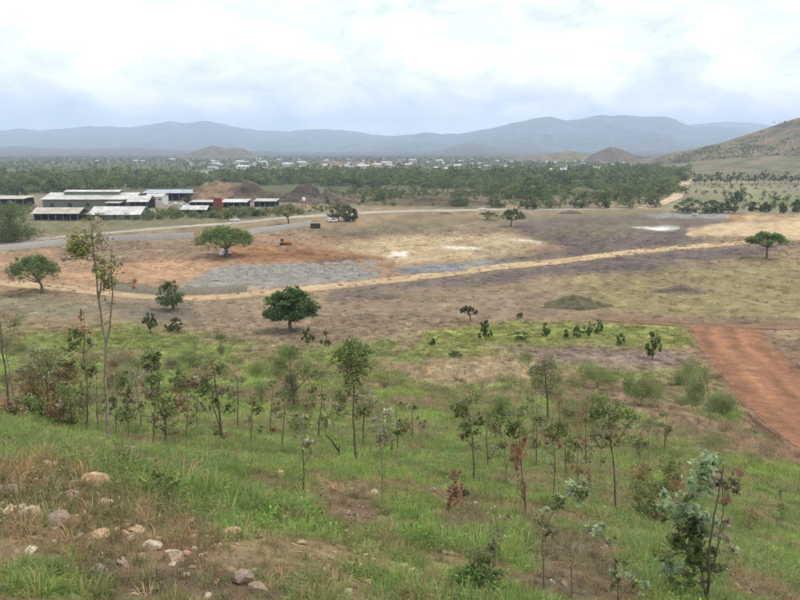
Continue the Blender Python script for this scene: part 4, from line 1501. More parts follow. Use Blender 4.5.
# ---------------------------------------------------------------- trees on the plain and in the valley
def tree(name, label, base, box, style, leaf, n, ck, group=None, cat='tree', trunk_w=None, lean=0.0, clumps=46, fork=.5, bark='bark', flat=.55, Yoff=0):
    """base pixel and crown box (x0,y0,x1,y1) in photo pixels"""
    b = at(*base)
    Y = b.y
    x0, y0, x1, y1 = box
    k = mpp(Y, base[1])
    cx = over((x0 + x1) / 2, y1, Y).x
    rx = (x1 - x0) / 2 * k
    ztop = over((x0 + x1) / 2, y0, Y).z
    zbot = over((x0 + x1) / 2, y1, Y).z
    H = ztop - b.z
    t = thing(name, label, cat, b, 0, group)
    cx -= b.x
    zt, zb = ztop - b.z, zbot - b.z
    h = zt - zb
    L = []
    cent = []
    for i in range(clumps):
        a = rng.uniform(0, 2 * math.pi)
        if style == 'umbrella':
            q = math.sqrt(rng.random()) * .92
            z = zb + h * (.25 + .62 * math.sqrt(max(0, 1 - q * q)) * rng.uniform(.75, 1.0)) - h * .12 * q
            s, sz = rx * rng.uniform(.16, .26), h * rng.uniform(.16, .26)
        else:
            zz = rng.uniform(-.75, .97)
            q = math.sqrt(1 - zz * zz) * (rng.uniform(.55, .95) if i % 3 else rng.uniform(.1, .6))
            z = zb + h * (flat * .55 + (1 - flat * .55) * zz if zz > 0 else flat * .55 + flat * .5 * zz)
            s, sz = rx * rng.uniform(.18, .30), h * rng.uniform(.12, .2)
        c = np.array([cx + q * rx * math.cos(a) * .9, q * rx * .9 * math.sin(a), z])
        cent.append(c)
        L.append(blob_leaves(c, s, s, sz, int(n * 2.6) // clumps, leaf, ck, .3, .7)[1])
    V, Q, C = cat_leaves(L)
    obj('crown', mesh_np('crown', V, Q, M['leaf'], C), t)
    r0 = (trunk_w / 2 * k * .55) if trunk_w else H * .025
    fz = zb + h * .12 if style == 'umbrella' else zb + h * .2
    fz = max(H * .12, min(fz, H * fork))
    f = np.array([cx * .35 + lean * H, 0, fz])
    tv = limb((0, 0, -.4), f, r0 * 1.25, r0 * .8, .05, 6, 8)
    obj('trunk', mesh_np('trunk', tv[0], tv[1], M[bark], None, True), t)
    lim = []
    idx = rng.permutation(len(cent))[:14]
    for i in idx:
        c = cent[i]
        lim.append(limb(f - np.array([0, 0, .2]), f + (c - f) * .92, r0 * rng.uniform(.35, .6), r0 * .1, .07, 6, 5))
    V, Q = join(lim)
    obj('limbs', mesh_np('limbs', V, Q, M[bark], None, True), t)
    return t


tree('round_tree', 'dense dark green round-headed tree alone in the middle of the plain', (290, 330.5), (261, 290, 319, 316), 'round', .42, 8500, 'vd', clumps=120, trunk_w=6, flat=.30, fork=.35)
tree('umbrella_tree', 'umbrella-shaped tree on the left beside the pale track', (40.5, 293), (5, 254, 63, 285), 'umbrella', .40, 4200, 'gv', clumps=60, trunk_w=5, lean=.04)
tree('spreading_tree', 'wide spreading green tree on the orange soil beside the fence gap', (228, 256.5), (191, 225, 257, 252), 'umbrella', .45, 6500, 'vy', clumps=90, trunk_w=6, lean=-.02)
tree('umbrella_tree', 'flat-topped bright green tree on the right near the pale track', (766, 258.5), (746, 230.5, 788, 249), 'umbrella', .45, 4200, 'vg', clumps=60, trunk_w=4)
tree('umbrella_tree', 'leaning dark umbrella tree between the far road and the sand lot', (511, 226.5), (499, 208, 526, 222), 'umbrella', .5, 2200, 'gd', clumps=34, trunk_w=3)
tree('low_tree', 'wide low olive branch-tree left of the leaning dark umbrella tree', (487, 220), (475, 211, 500, 218.5), 'umbrella', .5, 800, 'go', clumps=18, trunk_w=2)
tree('small_tree', 'small round tree at the end of the low grey screen fence', (173.5, 310), (156, 282, 189, 306), 'round', .34, 2600, 'gd', clumps=50, trunk_w=4)
tree('round_bush', 'large round dark green bush below the cream shed at the left', (15, 241), (-22, 206, 42, 241), 'round', .5, 6500, 'gd', clumps=90, cat='bush')
tree('round_bush', 'dark bush in front of the left open shed, behind the large round bush', (-4, 236), (-30, 214, 14, 238), 'round', .5, 3000, 'dg', clumps=50, cat='bush')
tree('road_tree', 'loose yellowish tree on the far side of the road, before the spoil heaps', (288, 224.5), (270, 203, 304, 219), 'umbrella', .5, 2200, 'oy', clumps=36, trunk_w=3)
tree('road_tree', 'olive tree by the road, left of the darker round one', (338, 221), (326, 203, 352, 219), 'round', .5, 2400, 'og', clumps=40)
tree('road_tree', 'dark round tree by the road above the white van', (350, 221.5), (340, 205.5, 359, 221), 'round', .5, 2600, 'dg', clumps=40)
tree('small_tree', 'small dark crooked tree on the brown plain right of centre', (470, 322), (459, 305, 478, 316), 'umbrella', .34, 700, 'kd', clumps=16, trunk_w=2.5)
tree('small_tree', 'small bright green tree on the green patch', (486, 340), (478, 322, 494, 338), 'round', .36, 700, 'vg', clumps=16)
tree('small_tree', 'small green tree left of the low grey screen fence end, taller of two', (151, 334), (143, 313, 159, 328), 'round', .30, 700, 'gd', clumps=18, trunk_w=2.5)
tree('small_bush', 'low dark bush just right of the taller small green tree', (174, 332), (164, 319, 184, 331), 'round', .30, 800, 'dg', clumps=20, cat='bush')
tree('small_tree', 'small tree just below the round tree, left of two', (308, 346), (301, 328, 316, 342), 'round', .28, 500, 'gd', clumps=14, trunk_w=2)
tree('small_tree', 'small pale tree below the round tree, right of two', (326, 347), (319, 332, 334, 344), 'round', .26, 350, 'go', clumps=12, trunk_w=2)
tree('small_tree', 'young tree with two heads on the dry strip below the green patch', (652, 360), (643, 331, 661, 356), 'round', .30, 900, 'gv', clumps=22, trunk_w=2)
for k, (x, y, hh, wd, lb) in enumerate([
        (520, 340, 8, 26, 'long low bush on the green patch, widest there'), (545, 337, 14, 6, 'thin young tree on the green patch right of the low bush'),
        (566, 338, 8, 7, 'tiny round bush on the green patch, second right of the low bush'), (577, 338, 12, 6, 'thin sapling on the green patch between two tiny bushes'),
        (588, 336, 14, 7, 'dark young tree on the green patch left of the row end'), (598, 334, 14, 7, 'young tree at the right end of the row on the green patch'),
        (620, 345, 11, 8, 'small dark bush below the row on the green patch'), (432, 347, 8, 8, 'small bush at the left end of the green patch'),
        (456, 357, 5, 18, 'flat low bush at the lower edge of the green patch'), (520, 318, 5, 8, 'tiny bush on the brown plain above the green patch')]):
    tree('small_bush', lb, (x, y), (x - max(wd, hh * .85) / 2, y - hh, x + max(wd, hh * .85) / 2, y - 1), 'round', .30, 420, 'vg', cat='bush', clumps=22)

# bushes and trees that can be told apart along the wood edge
for k, (x, y, wd, hh, ck, lb) in enumerate([
        (691, 213, 36, 14, 'dg', 'broad dark bush beside the bend of the far dirt road'), (712, 213, 26, 12, 'gd', 'dark bush in the row right of the road bend, second one'),
        (728, 213, 24, 15, 'dg', 'taller dark bush ending the row right of the road bend'), (737, 204, 14, 12, 'dg', 'small dark tree behind the end of the bush row'),
        (629, 208, 32, 20, 'gv', 'big pale green tree at the right end of the wood edge'), (552, 208, 34, 20, 'gv', 'bright green tree at the left end of the wood edge'),
        (580, 208, 26, 16, 'gd', 'darker tree in the wood edge right of the bright one'), (604, 208.5, 26, 16, 'dg', 'dark tree in the middle of the wood edge'),
        (652, 207, 24, 14, 'og', 'small olive tree where the far road leaves the wood edge'), (528, 209, 26, 14, 'dg', 'dark bush behind the leaning umbrella tree'),
        (460, 206, 26, 13, 'gd', 'dark green bush on the bank left of the leaning umbrella tree'), (382, 204, 22, 13, 'gd', 'dark bush on the bank above the road trees'),
        (497, 207, 24, 12, 'og', 'olive bush on the bank behind the low branch-tree'),
        (796, 212, 10, 12, 'gv', 'banana-green bush at the far right edge of the field'), (783, 213, 8, 10, 'gv', 'green plant left of the far right field bush'),
        (765, 212, 14, 9, 'dg', 'dark bush in the field right of the rubble row'), (752, 211, 10, 9, 'og', 'olive bush in the field above the rubble row'),
        (20, 192, 30, 16, 'gd', 'large tree behind the yard near the left edge, second one'), (-2, 194, 26, 18, 'dg', 'large dark tree behind the yard at the left edge'),
        (50, 189, 30, 10, 'kg', 'greyish tree behind the left end of the long barn'), (188, 203, 8, 9, 'dg', 'small dark tree between the parked vans and long shed')]):
    tree('valley_bush' if hh < 14 else 'valley_tree', lb, (x, y), (x - wd / 2, y - hh, x + wd / 2, y - .5), 'round', .7, 1500, ck, cat='bush' if hh < 14 else 'tree', clumps=34)
for k in range(21):
    x = 694 + k * 5.4 + random.uniform(-1.5, 1.5)
    y = 184.5 - .05 * k + random.uniform(-.8, .8)
    s = random.uniform(8, 13)
    tree('field_tree', 'dark tree in the row across the far right field', (x, y), (x - s * .52, y - s, x + s * .52, y - s * .3), 'round', 1.1, 260, 'dg', group='trees in the row across the far field', clumps=12)

# ---------------------------------------------------------------- rocks
def rock_mesh(seed, mat):
    import bmesh
    bm = bmesh.new()
    bmesh.ops.create_icosphere(bm, subdivisions=2, radius=1)
    r = np.random.default_rng(seed)
    cuts = r.normal(0, 1, (13, 3))
    cuts /= np.linalg.norm(cuts, axis=1, keepdims=True)
    off = r.uniform(.42, .8, 13)
    for v in bm.verts:
        p = np.array(v.co)
        for c, d in zip(cuts, off):
            e = p @ c
            if e > d:
                p = p - c * (e - d)
        p = p * (1 + r.normal(0, .035))
        v.co = (p[0] * 1.5, p[1] * 1.1, p[2] * .95)
    me = bpy.data.meshes.new('rock')
    bm.to_mesh(me)
    bm.free()
    me.materials.append(M[mat])
    return me


RM = {m: [rock_mesh(800 + i + 17 * len(m), m) for i in range(5)] for m in ('rock', 'rock_dark', 'rock_ochre')}


def rock(x, y, wpx, m, label, group=None, squash=1.0):
    c = at(x, y)
    r = wpx / 2 * mpp(c.y, y) * 1.05
    o = obj('rock', random.choice(RM[m]), None, (c.x, c.y, c.z + r * .16 * squash))
    o.scale = (r, r * random.uniform(.8, 1.1), r * squash)
    o.rotation_euler = (random.uniform(-.4, .4), random.uniform(-.4, .4), random.uniform(0, 6.28))
    return tag(o, label, 'rock', group)


for a in [(12, 466, 12, 'rock_ochre', 'ochre upright stone near the left edge, highest of the rocks'),
          (50, 469, 20, 'rock', 'pale brown rock at the upper end of the stony band'), (65, 472, 13, 'rock', 'small pale rock touching the highest pale brown rock'),
          (62, 501, 25, 'rock', 'large pale boulder in the middle of the stony band'), (93, 488, 30, 'rock_ochre', 'broad flat ochre rock at the upper right of the stony band'),
          (5, 493, 26, 'rock_dark', 'dark rock cut by the left edge of the photo'), (85, 509, 18, 'rock_dark', 'brown dark rock right of the large pale boulder'),
          (105, 505, 16, 'rock', 'rounded pale stone right of the dark brown rock'), (122, 516, 9, 'rock', 'small whitish stone at the right end of the stony band'),
          (54, 524, 26, 'rock_dark', 'grey slab below the large pale boulder'), (30, 514, 20, 'rock', 'flat pale stone near the left edge below the boulder'),
          (102, 536, 18, 'rock_ochre', 'ochre stone below the dark brown rock'), (80, 541, 18, 'rock_dark', 'brownish stone half buried beneath the grey slab'),
          (173, 558, 28, 'rock', 'pale weathered rock at the lower right of the stony band'), (155, 548, 18, 'rock', 'flat white stone just left of the pale weathered rock'),
          (135, 531, 15, 'rock_ochre', 'small ochre stone between the stony band and the pale weathered rock'), (227, 536, 20, 'rock_ochre', 'lone ochre rock in the grass right of the stony band'),
          (352, 537, 11, 'rock', 'lone small pale stone on bare red soil'), (367, 583, 11, 'rock_ochre', 'small ochre stone near the bottom centre'),
          (92, 455, 13, 'rock', 'lone pale flat rock in the grass by the tall thin tree'), (242, 582, 22, 'rock_dark', 'dark rubble stone at the bottom, left one of two'),
          (262, 594, 24, 'rock_dark', 'dark rubble stone at the bottom, right one of two'), (97, 571, 16, 'rock_dark', 'dark stone in the hollow below the stony band'),
          (30, 553, 14, 'rock', 'small pale stone in the grass at the lower left'), (278, 477, 16, 'rock_ochre', 'reddish brown stone beside the thin faded sapling'),
          (123, 565, 16, 'rock_dark', 'brown stone at the right end of the hollow'), (8, 512, 14, 'rock_ochre', 'brown stone below the dark rock at the left edge')]:
    rock(*a)
for k in range(150):
    t_ = random.random()
    x, y = 5 + 215 * t_ + random.gauss(0, 18), 478 + 85 * t_ + random.gauss(0, 22)
    if k % 5 == 0:
        x, y = random.uniform(200, 560), random.uniform(490, 598)
    rock(max(1, x), min(597, max(462, y)), random.uniform(3, 10), random.choice(['rock', 'rock', 'rock_ochre', 'rock_dark']), 'small loose stone lying in the foreground grass', 'small loose stones')


# ---------------------------------------------------------------- saplings and shrubs of the slope
def plant(name, cat, label, base, stems, blobs, leaf=.12, sw=3.0, bark='bark', group=None, twigs=True, up=.3, dens=1.0):
    """base pixel; stems: lists of pixels above the base; blobs: (x, y, rx, ry, colour letters, density)"""
    leaf = leaf * .68
    sw = sw * .62
    b = at(*base)
    Y = b.y
    k = mpp(Y, base[1])
    t = thing(name, label, cat, b, 0, group)
    org = np.array(b)
    pts_all = []
    parts = []
    for i, st in enumerate(stems):
        P = [over(x, y, Y) for x, y in ([base] + st if i == 0 else st)]
        P = np.array([tuple(p) for p in P]) - org
        P[0, 2] -= .06 if i == 0 else 0
        d = np.concatenate([[0], np.cumsum(np.linalg.norm(np.diff(P, axis=0), axis=1))])
        q = np.linspace(0, d[-1], max(6, len(P) * 4))
        S = np.stack([np.interp(q, d, P[:, a]) for a in range(3)], 1)
        wob_ = .02 * d[-1]
        for fq in (1.3, 2.7, 5.1):
            ph_ = rng.uniform(0, 6.28, 3)
            S += wob_ * .35 / fq * np.sin(np.linspace(0, 1, len(S))[:, None] * fq * 6.28 + ph_) * np.minimum(1, np.linspace(0, 6, len(S)))[:, None]
        S[:, 1] += np.interp(q, [0, d[-1]], [0, rng.normal(0, .08 * d[-1])])
        if i > 0:      # a fork starts on the stem it leaves
            have = np.concatenate(pts_all)
            near_ = have[np.argmin(np.linalg.norm(have - S[0], axis=1))]
            S = S + (near_ - S[0])[None] * np.linspace(1, 0, len(S))[:, None]
        w0 = sw * k / 2 * (1 if i == 0 else .6)
        parts.append(tube(S, np.linspace(w0, w0 * .3, len(S)), 7))
        pts_all.append(S)
    PT = np.concatenate(pts_all) if pts_all else np.zeros((1, 3))
    if parts:
        V, Q = join(parts)
        obj('trunk', mesh_np('trunk', V, Q, M[bark], None, True), t)
    L, tw = [], []
    for (x, y, rx, ry, ck, de) in blobs:
        c = np.array(over(x, y, Y)) - org
        c[1] += rng.normal(0, .25) * rx * k
        RX, RY = rx * k * 1.28, ry * k * 1.28
        n = de * dens * 2.7 * 3.14 * RX * RY / (leaf ** 2 * .32)
        cent, lv = blob_leaves(c, RX, (RX + RY) / 2, RY, min(n, 3200), leaf, ck, .38, up)
        # nothing grows below the ground
        g = terrain(lv[0][:, 0] + b.x, lv[0][:, 1] + b.y) - b.z
        lv[0][:, 2] = np.maximum(lv[0][:, 2], g + .02)
        L.append(lv)
        if twigs:
            low = PT[PT[:, 2] <= c[2] + RY * .3] if (PT[:, 2] <= c[2] + RY * .3).any() else PT
            root = low[np.argmin(np.linalg.norm(low - c, axis=1))]
            tw.append(limb(root, c, max(.004, .28 * sw * k / 2), max(.003, .12 * sw * k / 2), .06, 5, 5))
            for q in cent[rng.permutation(len(cent))[:12]]:
                tw.append(limb(c + (root - c) * rng.uniform(0, .5), q, max(.003, .14 * sw * k / 2), .0025, .08, 4, 4))
    if tw:
        V, Q = join(tw)
        obj('branches', mesh_np('branches', V, Q, M[bark], None, True), t)
    if L:
        V, Q, C = cat_leaves(L)
        obj('foliage', mesh_np('foliage', V, Q, M['leaf'], np.clip(C * np.array((1.36, 1.32, 1.25)), .005, .75)), t)
    return t


plant('tall_sapling', 'tree', 'tall thin forked tree on the left, tallest plant on the slope', (109, 444),
      [[(106, 400), (104, 345), (98, 325), (97, 300), (95, 275), (92, 250), (88, 222)], [(104, 345), (109, 325), (111, 300), (110, 268), (112, 245)], [(97, 300), (101, 285), (104, 272)]],
      [(84, 240, 13, 14, 'yo', .8), (78, 249, 10, 8, 'gy', .9), (95, 228, 10, 11, 's', .35), (101, 250, 8, 14, 'sy', .35), (95, 266, 6, 9, 'os', .6), (110, 274, 10, 13, 'og', .6), (116, 262, 8, 8, 'sg', .35), (104, 290, 6, 10, 'om', .35), (135, 283, 5, 6, 'bm', .25), (64, 259, 2, 2, 'b', .8)], .115, 6, 'bark_pale')
plant('thin_sapling', 'tree', 'thin dark sapling at the left edge of the photo', (8, 406), [[(9, 380), (6, 350), (5, 320), (3, 306)]],
      [(14, 325, 9, 8, 'mo', .3), (5, 315, 6, 9, 'bo', .3), (20, 318, 5, 7, 'go', .35), (8, 345, 8, 10, 'og', .25), (2, 340, 5, 9, 'g', .3)], .12, 4)
plant('red_tipped_sapling', 'tree', 'slender sapling with reddish tip left of the tall thin tree', (86, 432), [[(86, 390), (82, 350), (80, 312)]],
      [(80, 314, 3, 5, 'bo', .6), (76, 337, 8, 8, 'dg', .9), (84, 330, 5, 7, 'bm', .5), (68, 348, 5, 4, 'bk', .5), (88, 350, 6, 9, 'mo', .3), (86, 378, 9, 16, 'om', .3), (84, 405, 8, 10, 'mk', .3)], .11, 3)
plant('scrub_shrub', 'shrub', 'olive and rusty shrub thicket left of the red tipped sapling', (50, 418), [[(48, 395), (44, 370)], [(50, 415), (62, 390), (66, 365)], [(50, 412), (34, 390), (28, 368)]],
      [(40, 365, 16, 14, 'ok', .5), (60, 362, 15, 13, 'go', .5), (26, 382, 13, 14, 'bk', .5), (45, 392, 18, 13, 'bo', .45), (62, 392, 13, 15, 'bm', .45), (70, 380, 10, 14, 'og', .5), (30, 402, 12, 8, 'go', .6)], .12, 3)
plant('scrub_shrub', 'shrub', 'green leafy shrub at the foot of the red tipped sapling', (72, 425), [[(71, 405), (68, 388)], [(72, 420), (80, 400)]],
      [(70, 396, 12, 13, 'gv', .6), (60, 410, 10, 9, 'bo', .5), (82, 403, 9, 12, 'go', .5), (73, 415, 13, 7, 'og', .5)], .11, 2.5)
plant('scrub_shrub', 'shrub', 'sparse grey twig shrub right of the tall thin tree', (135, 425), [[(133, 400), (131, 375)], [(135, 420), (142, 398), (146, 385)], [(134, 420), (124, 395), (121, 372)]],
      [(128, 375, 12, 12, 'so', .25), (122, 355, 8, 10, 'mo', .35), (140, 395, 9, 12, 'sm', .25), (118, 390, 8, 12, 'om', .3)], .10, 2.2, 'bark_pale')
plant('dark_shrub', 'shrub', 'dark tuft-headed sapling beside the foot of the tall thin tree', (128, 440), [[(127, 425), (126, 412)]], [(125, 416, 9, 7, 'dg', .9), (128, 405, 5, 5, 'kd', .6)], .10, 2.5)
plant('twin_head_sapling', 'tree', 'two-headed dark sapling right of the tall thin tree', (165, 444), [[(165, 420), (160, 390), (155, 360)], [(164, 415), (174, 390), (180, 372)]],
      [(150, 361, 9, 9, 'kd', .9), (158, 357, 6, 6, 'dk', .9), (155, 375, 7, 8, 'dg', .8), (158, 391, 9, 9, 'km', .7), (178, 380, 8, 9, 'dg', .8), (168, 405, 9, 12, 'gv', .7), (180, 404, 8, 12, 'bm', .5), (160, 420, 8, 10, 'mo', .35), (174, 425, 10, 9, 'mg', .3)], .11, 3.5)
plant('leafy_sapling', 'tree', 'brown-stemmed sapling with dark side clumps left of centre', (224, 447), [[(222, 425), (219, 400), (216, 365)], [(222, 430), (213, 405), (210, 385)]],
      [(212, 366, 10, 9, 'og', .7), (222, 372, 6, 8, 'gd', .7), (206, 388, 8, 11, 'dg', .9), (222, 390, 7, 6, 'mk', .6), (230, 407, 6, 5, 'dg', .9), (214, 402, 6, 8, 'kg', .6), (217, 431, 7, 7, 'go', .6), (225, 435, 4, 6, 'bm', .4)], .11, 4.5)
plant('small_sapling', 'tree', 'small thin sapling between the brown-stemmed sapling and the red soil', (263, 405), [[(262, 395), (262, 385)]], [(262, 388, 8, 5, 'gd', .7), (261, 396, 6, 6, 'go', .4)], .10, 2)
plant('dark_core_shrub', 'shrub', 'wide shrub with dark hanging core, left of the tallest central sapling', (294, 412), [[(293, 395), (290, 375), (288, 355)], [(292, 395), (310, 375)]],
      [(288, 353, 10, 8, 'gv', .8), (279, 368, 8, 9, 'dg', .8), (304, 370, 10, 9, 'gd', .7), (316, 376, 6, 5, 'dk', .7), (291, 386, 7, 14, 'kd', .95), (294, 350, 5, 5, 'o', .7), (300, 400, 8, 5, 'om', .4)], .13, 4)
plant('faded_sapling', 'tree', 'thin faded sapling with greyish crown in the grass left of centre', (304, 494), [[(304, 470), (303, 450), (306, 430)], [(304, 465), (309, 455)]],
      [(301, 438, 10, 9, 'so', .35), (310, 448, 8, 10, 'mo', .3), (298, 420, 9, 8, 'gm', .35), (308, 428, 7, 6, 'o', .3)], .09, 3)
plant('central_sapling', 'tree', 'bushy-topped sapling, tallest in the middle of the slope', (356, 463), [[(355, 440), (354, 410), (353, 380), (352, 350)]],
      [(352, 350, 13, 11, 'gd', .85), (341, 358, 10, 8, 'go', .7), (362, 355, 9, 9, 'dg', .8), (350, 368, 13, 9, 'dg', .8), (364, 368, 9, 7, 'g', .6), (352, 383, 9, 9, 'gd', .6), (343, 397, 8, 6, 'g', .7), (358, 395, 8, 8, 'mo', .4)], .12, 4)
plant('grey_headed_sapling', 'tree', 'sapling with pale greyish crown touching the tallest central sapling', (364, 449), [[(363, 430), (364, 415), (366, 400)]],
      [(364, 396, 11, 8, 'sm', .5), (365, 410, 10, 9, 'gd', .6), (374, 406, 7, 8, 'sg', .5), (357, 412, 6, 7, 'gm', .5)], .11, 3.5)
plant('grey_sapling', 'tree', 'grey feathery sapling standing nearest right of the central pair', (382, 502), [[(382, 475), (381, 445), (380, 415)]],
      [(378, 416, 10, 9, 'sg', .45), (386, 425, 9, 12, 'es', .35), (376, 432, 9, 10, 'sm', .4), (383, 441, 7, 9, 'sk', .4), (390, 440, 6, 9, 'go', .4)], .10, 3, 'bark_pale')
plant('broken_stump', 'stump', 'leaning dark broken stick between the faded and the central saplings', (339, 459), [[(339, 450), (333, 440), (326, 431)], [(339, 450), (340, 444)]], [], .1, 4, 'bark_dark', twigs=False)
plant('low_shrub', 'shrub', 'low dark shrub behind the faded sapling', (297, 437), [[(297, 428)]], [(297, 424, 9, 9, 'gd', .7), (303, 432, 6, 5, 'km', .5), (276, 434, 7, 5, 'dg', .5)], .12, 2)
plant('young_tree', 'tree', 'clear-stemmed young tree with dark head, left of the brown-leaved sapling', (474, 484), [[(473, 460), (472, 435), (468, 410)]],
      [(460, 405, 10, 9, 'gd', .7), (472, 398, 8, 7, 'go', .6), (461, 414, 7, 8, 'dg', .8), (470, 428, 8, 9, 'dg', .9), (478, 420, 7, 7, 'gd', .7), (464, 436, 5, 5, 'bm', .5)], .12, 3.5)
plant('shrubby_sapling', 'tree', 'dark green sapling head just right of the clear-stemmed young tree', (495, 441), [[(496, 425), (500, 408)]],
      [(501, 404, 9, 9, 'gv', .8), (496, 417, 10, 9, 'dg', .8), (493, 429, 5, 6, 'bm', .5), (507, 415, 5, 6, 'gd', .5)], .12, 3)
plant('brown_sapling', 'tree', 'sapling with green top and hanging brown dead leaves', (526, 512), [[(523, 480), (520, 450), (518, 420)], [(524, 500), (516, 490)]],
      [(517, 422, 8, 10, 'gd', .8), (514, 432, 7, 7, 'dg', .7), (522, 410, 5, 7, 'go', .5), (519, 452, 8, 11, 'b', .8), (523, 440, 5, 6, 'bm', .6), (516, 463, 5, 6, 'b', .6), (524, 490, 3, 10, 'b', .5), (519, 480, 5, 8, 'bm', .3)], .10, 3)
plant('ragged_tree', 'tree', 'ragged grey-topped shrub tree right of centre, tallest there', (548, 420), [[(547, 400), (546, 380), (544, 358)], [(547, 395), (556, 380)]],
      [(545, 358, 9, 7, 'sk', .6), (537, 374, 8, 9, 'dg', .8), (549, 370, 8, 9, 'dk', .6), (545, 386, 12, 8, 'ko', .5), (556, 395, 9, 9, 'om', .5), (525, 360, 6, 8, 'gv', .6), (558, 378, 6, 8, 'go', .5)], .14, 4)
plant('clear_stem_sapling', 'tree', 'thin clear-stemmed sapling with small dark head right of the brown dead leaves', (554, 498), [[(554, 470), (553, 445), (551, 425)], [(554, 470), (549, 455)]],
      [(558, 432, 9, 9, 'dg', .85), (549, 424, 6, 7, 'gm', .5), (546, 437, 5, 7, 'bm', .4), (563, 424, 6, 5, 'gd', .5), (549, 452, 6, 9, 'eg', .3)], .11, 2.5)
plant('slender_tree', 'tree', 'slender straight-stemmed young tree with broad ragged crown right of centre', (616, 513), [[(615, 480), (613, 445), (612, 420), (606, 395)], [(613, 450), (625, 430), (632, 418)]],
      [(600, 402, 9, 11, 'gd', .7), (596, 414, 7, 8, 'dg', .8), (613, 410, 10, 9, 'go', .6), (627, 411, 10, 8, 'gd', .6), (633, 424, 8, 8, 'eg', .4), (612, 428, 11, 9, 'mo', .5), (603, 440, 10, 7, 'gm', .4), (622, 440, 10, 7, 'om', .35), (608, 438, 4, 4, 'bk', .7)], .12, 3.5)
plant('small_sapling', 'tree', 'small dark sapling just right of the slender straight-stemmed tree', (640, 462), [[(640, 450), (638, 442)]], [(637, 441, 6, 6, 'dg', .9), (640, 448, 4, 4, 'gd', .5)], .10, 2)
plant('dead_sapling', 'tree', 'dead sapling top of curled brown leaves near the bottom centre', (448, 514), [[(451, 500), (456, 480), (457, 473)]],
      [(456, 477, 6, 5, 'bs', .9), (458, 490, 8, 8, 'bm', .9), (454, 500, 5, 6, 'b', .8), (449, 508, 4, 4, 'b', .9), (465, 492, 5, 5, 'bk', .6)], .085, 2.5)
plant('bent_sapling', 'tree', 'bent sapling with drooping grey-green leaf plumes', (543, 598), [[(543, 575), (543, 545), (545, 525), (556, 508), (572, 494), (580, 484)], [(543, 545), (552, 530)]],
      [(573, 484, 10, 7, 'eg', .95), (580, 493, 9, 9, 'ed', .9), (563, 500, 9, 6, 'eg', .8), (550, 508, 8, 6, 'eg', .9), (584, 486, 6, 6, 'ed', .7), (550, 530, 7, 8, 'mk', .5), (540, 522, 7, 10, 'om', .3)], .085, 2.5)
plant('broad_leaf_sapling', 'tree', 'large grey-green broad-leaved sapling at the lower right', (706, 604),
      [[(706, 575), (703, 540), (704, 500), (708, 450)], [(712, 602), (714, 575), (720, 545), (722, 510), (720, 470)], [(682, 604), (684, 580), (688, 555), (676, 530), (664, 500)], [(690, 604), (700, 575), (705, 555)]],
      [(703, 462, 10, 14, 'eg', .8), (700, 482, 11, 12, 'e', .8), (712, 455, 7, 8, 'eg', .7), (716, 480, 8, 12, 'sk', .5), (724, 490, 9, 12, 'kb', .45), (662, 498, 5, 10, 'e', .8), (667, 512, 8, 9, 'eg', .7),
       (679, 510, 9, 9, 'e', .8), (696, 514, 12, 9, 'e', .9), (706, 525, 10, 9, 'ed', .8), (690, 530, 14, 10, 'dg', .8), (704, 545, 14, 12, 'dg', .7), (684, 545, 12, 10, 'gd', .7), (717, 563, 8, 6, 'eg', .9), (708, 568, 9, 6, 'dg', .7),
       (668, 560, 13, 11, 'eg', .6), (680, 575, 11, 7, 'gd', .6), (695, 582, 14, 6, 'sg', .5), (733, 552, 10, 8, 'so', .3), (722, 530, 9, 12, 'sk', .4), (660, 552, 8, 7, 'gd', .4), (710, 470, 9, 12, 'eg', .7), (692, 498, 10, 9, 'eg', .6), (700, 558, 14, 10, 'gd', .7), (688, 518, 14, 9, 'eg', .7), (676, 545, 10, 10, 'dg', .6)], .115, 5, up=.2, dens=1.45)
plant('brown_green_shrub', 'shrub', 'brown-topped leafy shrub behind the broad-leaved sapling', (656, 527), [[(656, 505), (648, 480)], [(657, 520), (668, 495), (674, 465)], [(656, 520), (640, 500)]],
      [(640, 470, 10, 9, 'bo', .6), (648, 486, 12, 11, 'go', .6), (668, 466, 10, 10, 'gd', .7), (674, 478, 9, 10, 'bm', .5), (634, 492, 9, 9, 'og', .5), (644, 504, 11, 8, 'gv', .7), (656, 513, 8, 8, 'kb', .7), (664, 490, 8, 9, 'go', .6), (680, 490, 8, 14, 'bo', .4)], .09, 2.5)
plant('leafy_sapling', 'tree', 'small grey-green sapling at the bottom, left of the broad-leaved one', (618, 604), [[(618, 585), (614, 560), (606, 540)], [(626, 600), (632, 580)], [(640, 600), (646, 580), (634, 560)]],
      [(600, 532, 8, 7, 'eg', .5), (608, 540, 7, 7, 'eg', .5), (617, 570, 6, 9, 'ed', .6), (616, 583, 5, 7, 'dg', .6), (632, 580, 8, 10, 'eg', .5), (645, 592, 9, 7, 'eg', .5), (630, 565, 6, 5, 'g', .4), (589, 531, 4, 4, 'e', .7)], .08, 2.5)
plant('low_bush', 'bush', 'low spreading dark green bush at the bottom centre', (482, 595), [[(482, 580), (478, 560)], [(483, 590), (495, 565), (496, 550)], [(482, 592), (462, 575)]],
      [(478, 557, 14, 12, 'gk', .6), (494, 556, 8, 12, 'kg', .6), (462, 572, 13, 9, 'v', .9), (480, 576, 14, 10, 'v', .9), (500, 574, 9, 10, 'gd', .7), (486, 586, 12, 7, 'dg', .9), (491, 582, 7, 6, 'eg', .5), (455, 580, 8, 5, 'gv', .7)], .06, 2.2)
plant('low_bush', 'bush', 'small dark bush in the grass below the tall thin tree', (166, 498), [[(165, 485)]], [(160, 482, 10, 9, 'gd', .5), (168, 490, 11, 7, 'dg', .7), (157, 470, 7, 9, 'og', .3), (174, 478, 7, 8, 'go', .3)], .06, 1.8)
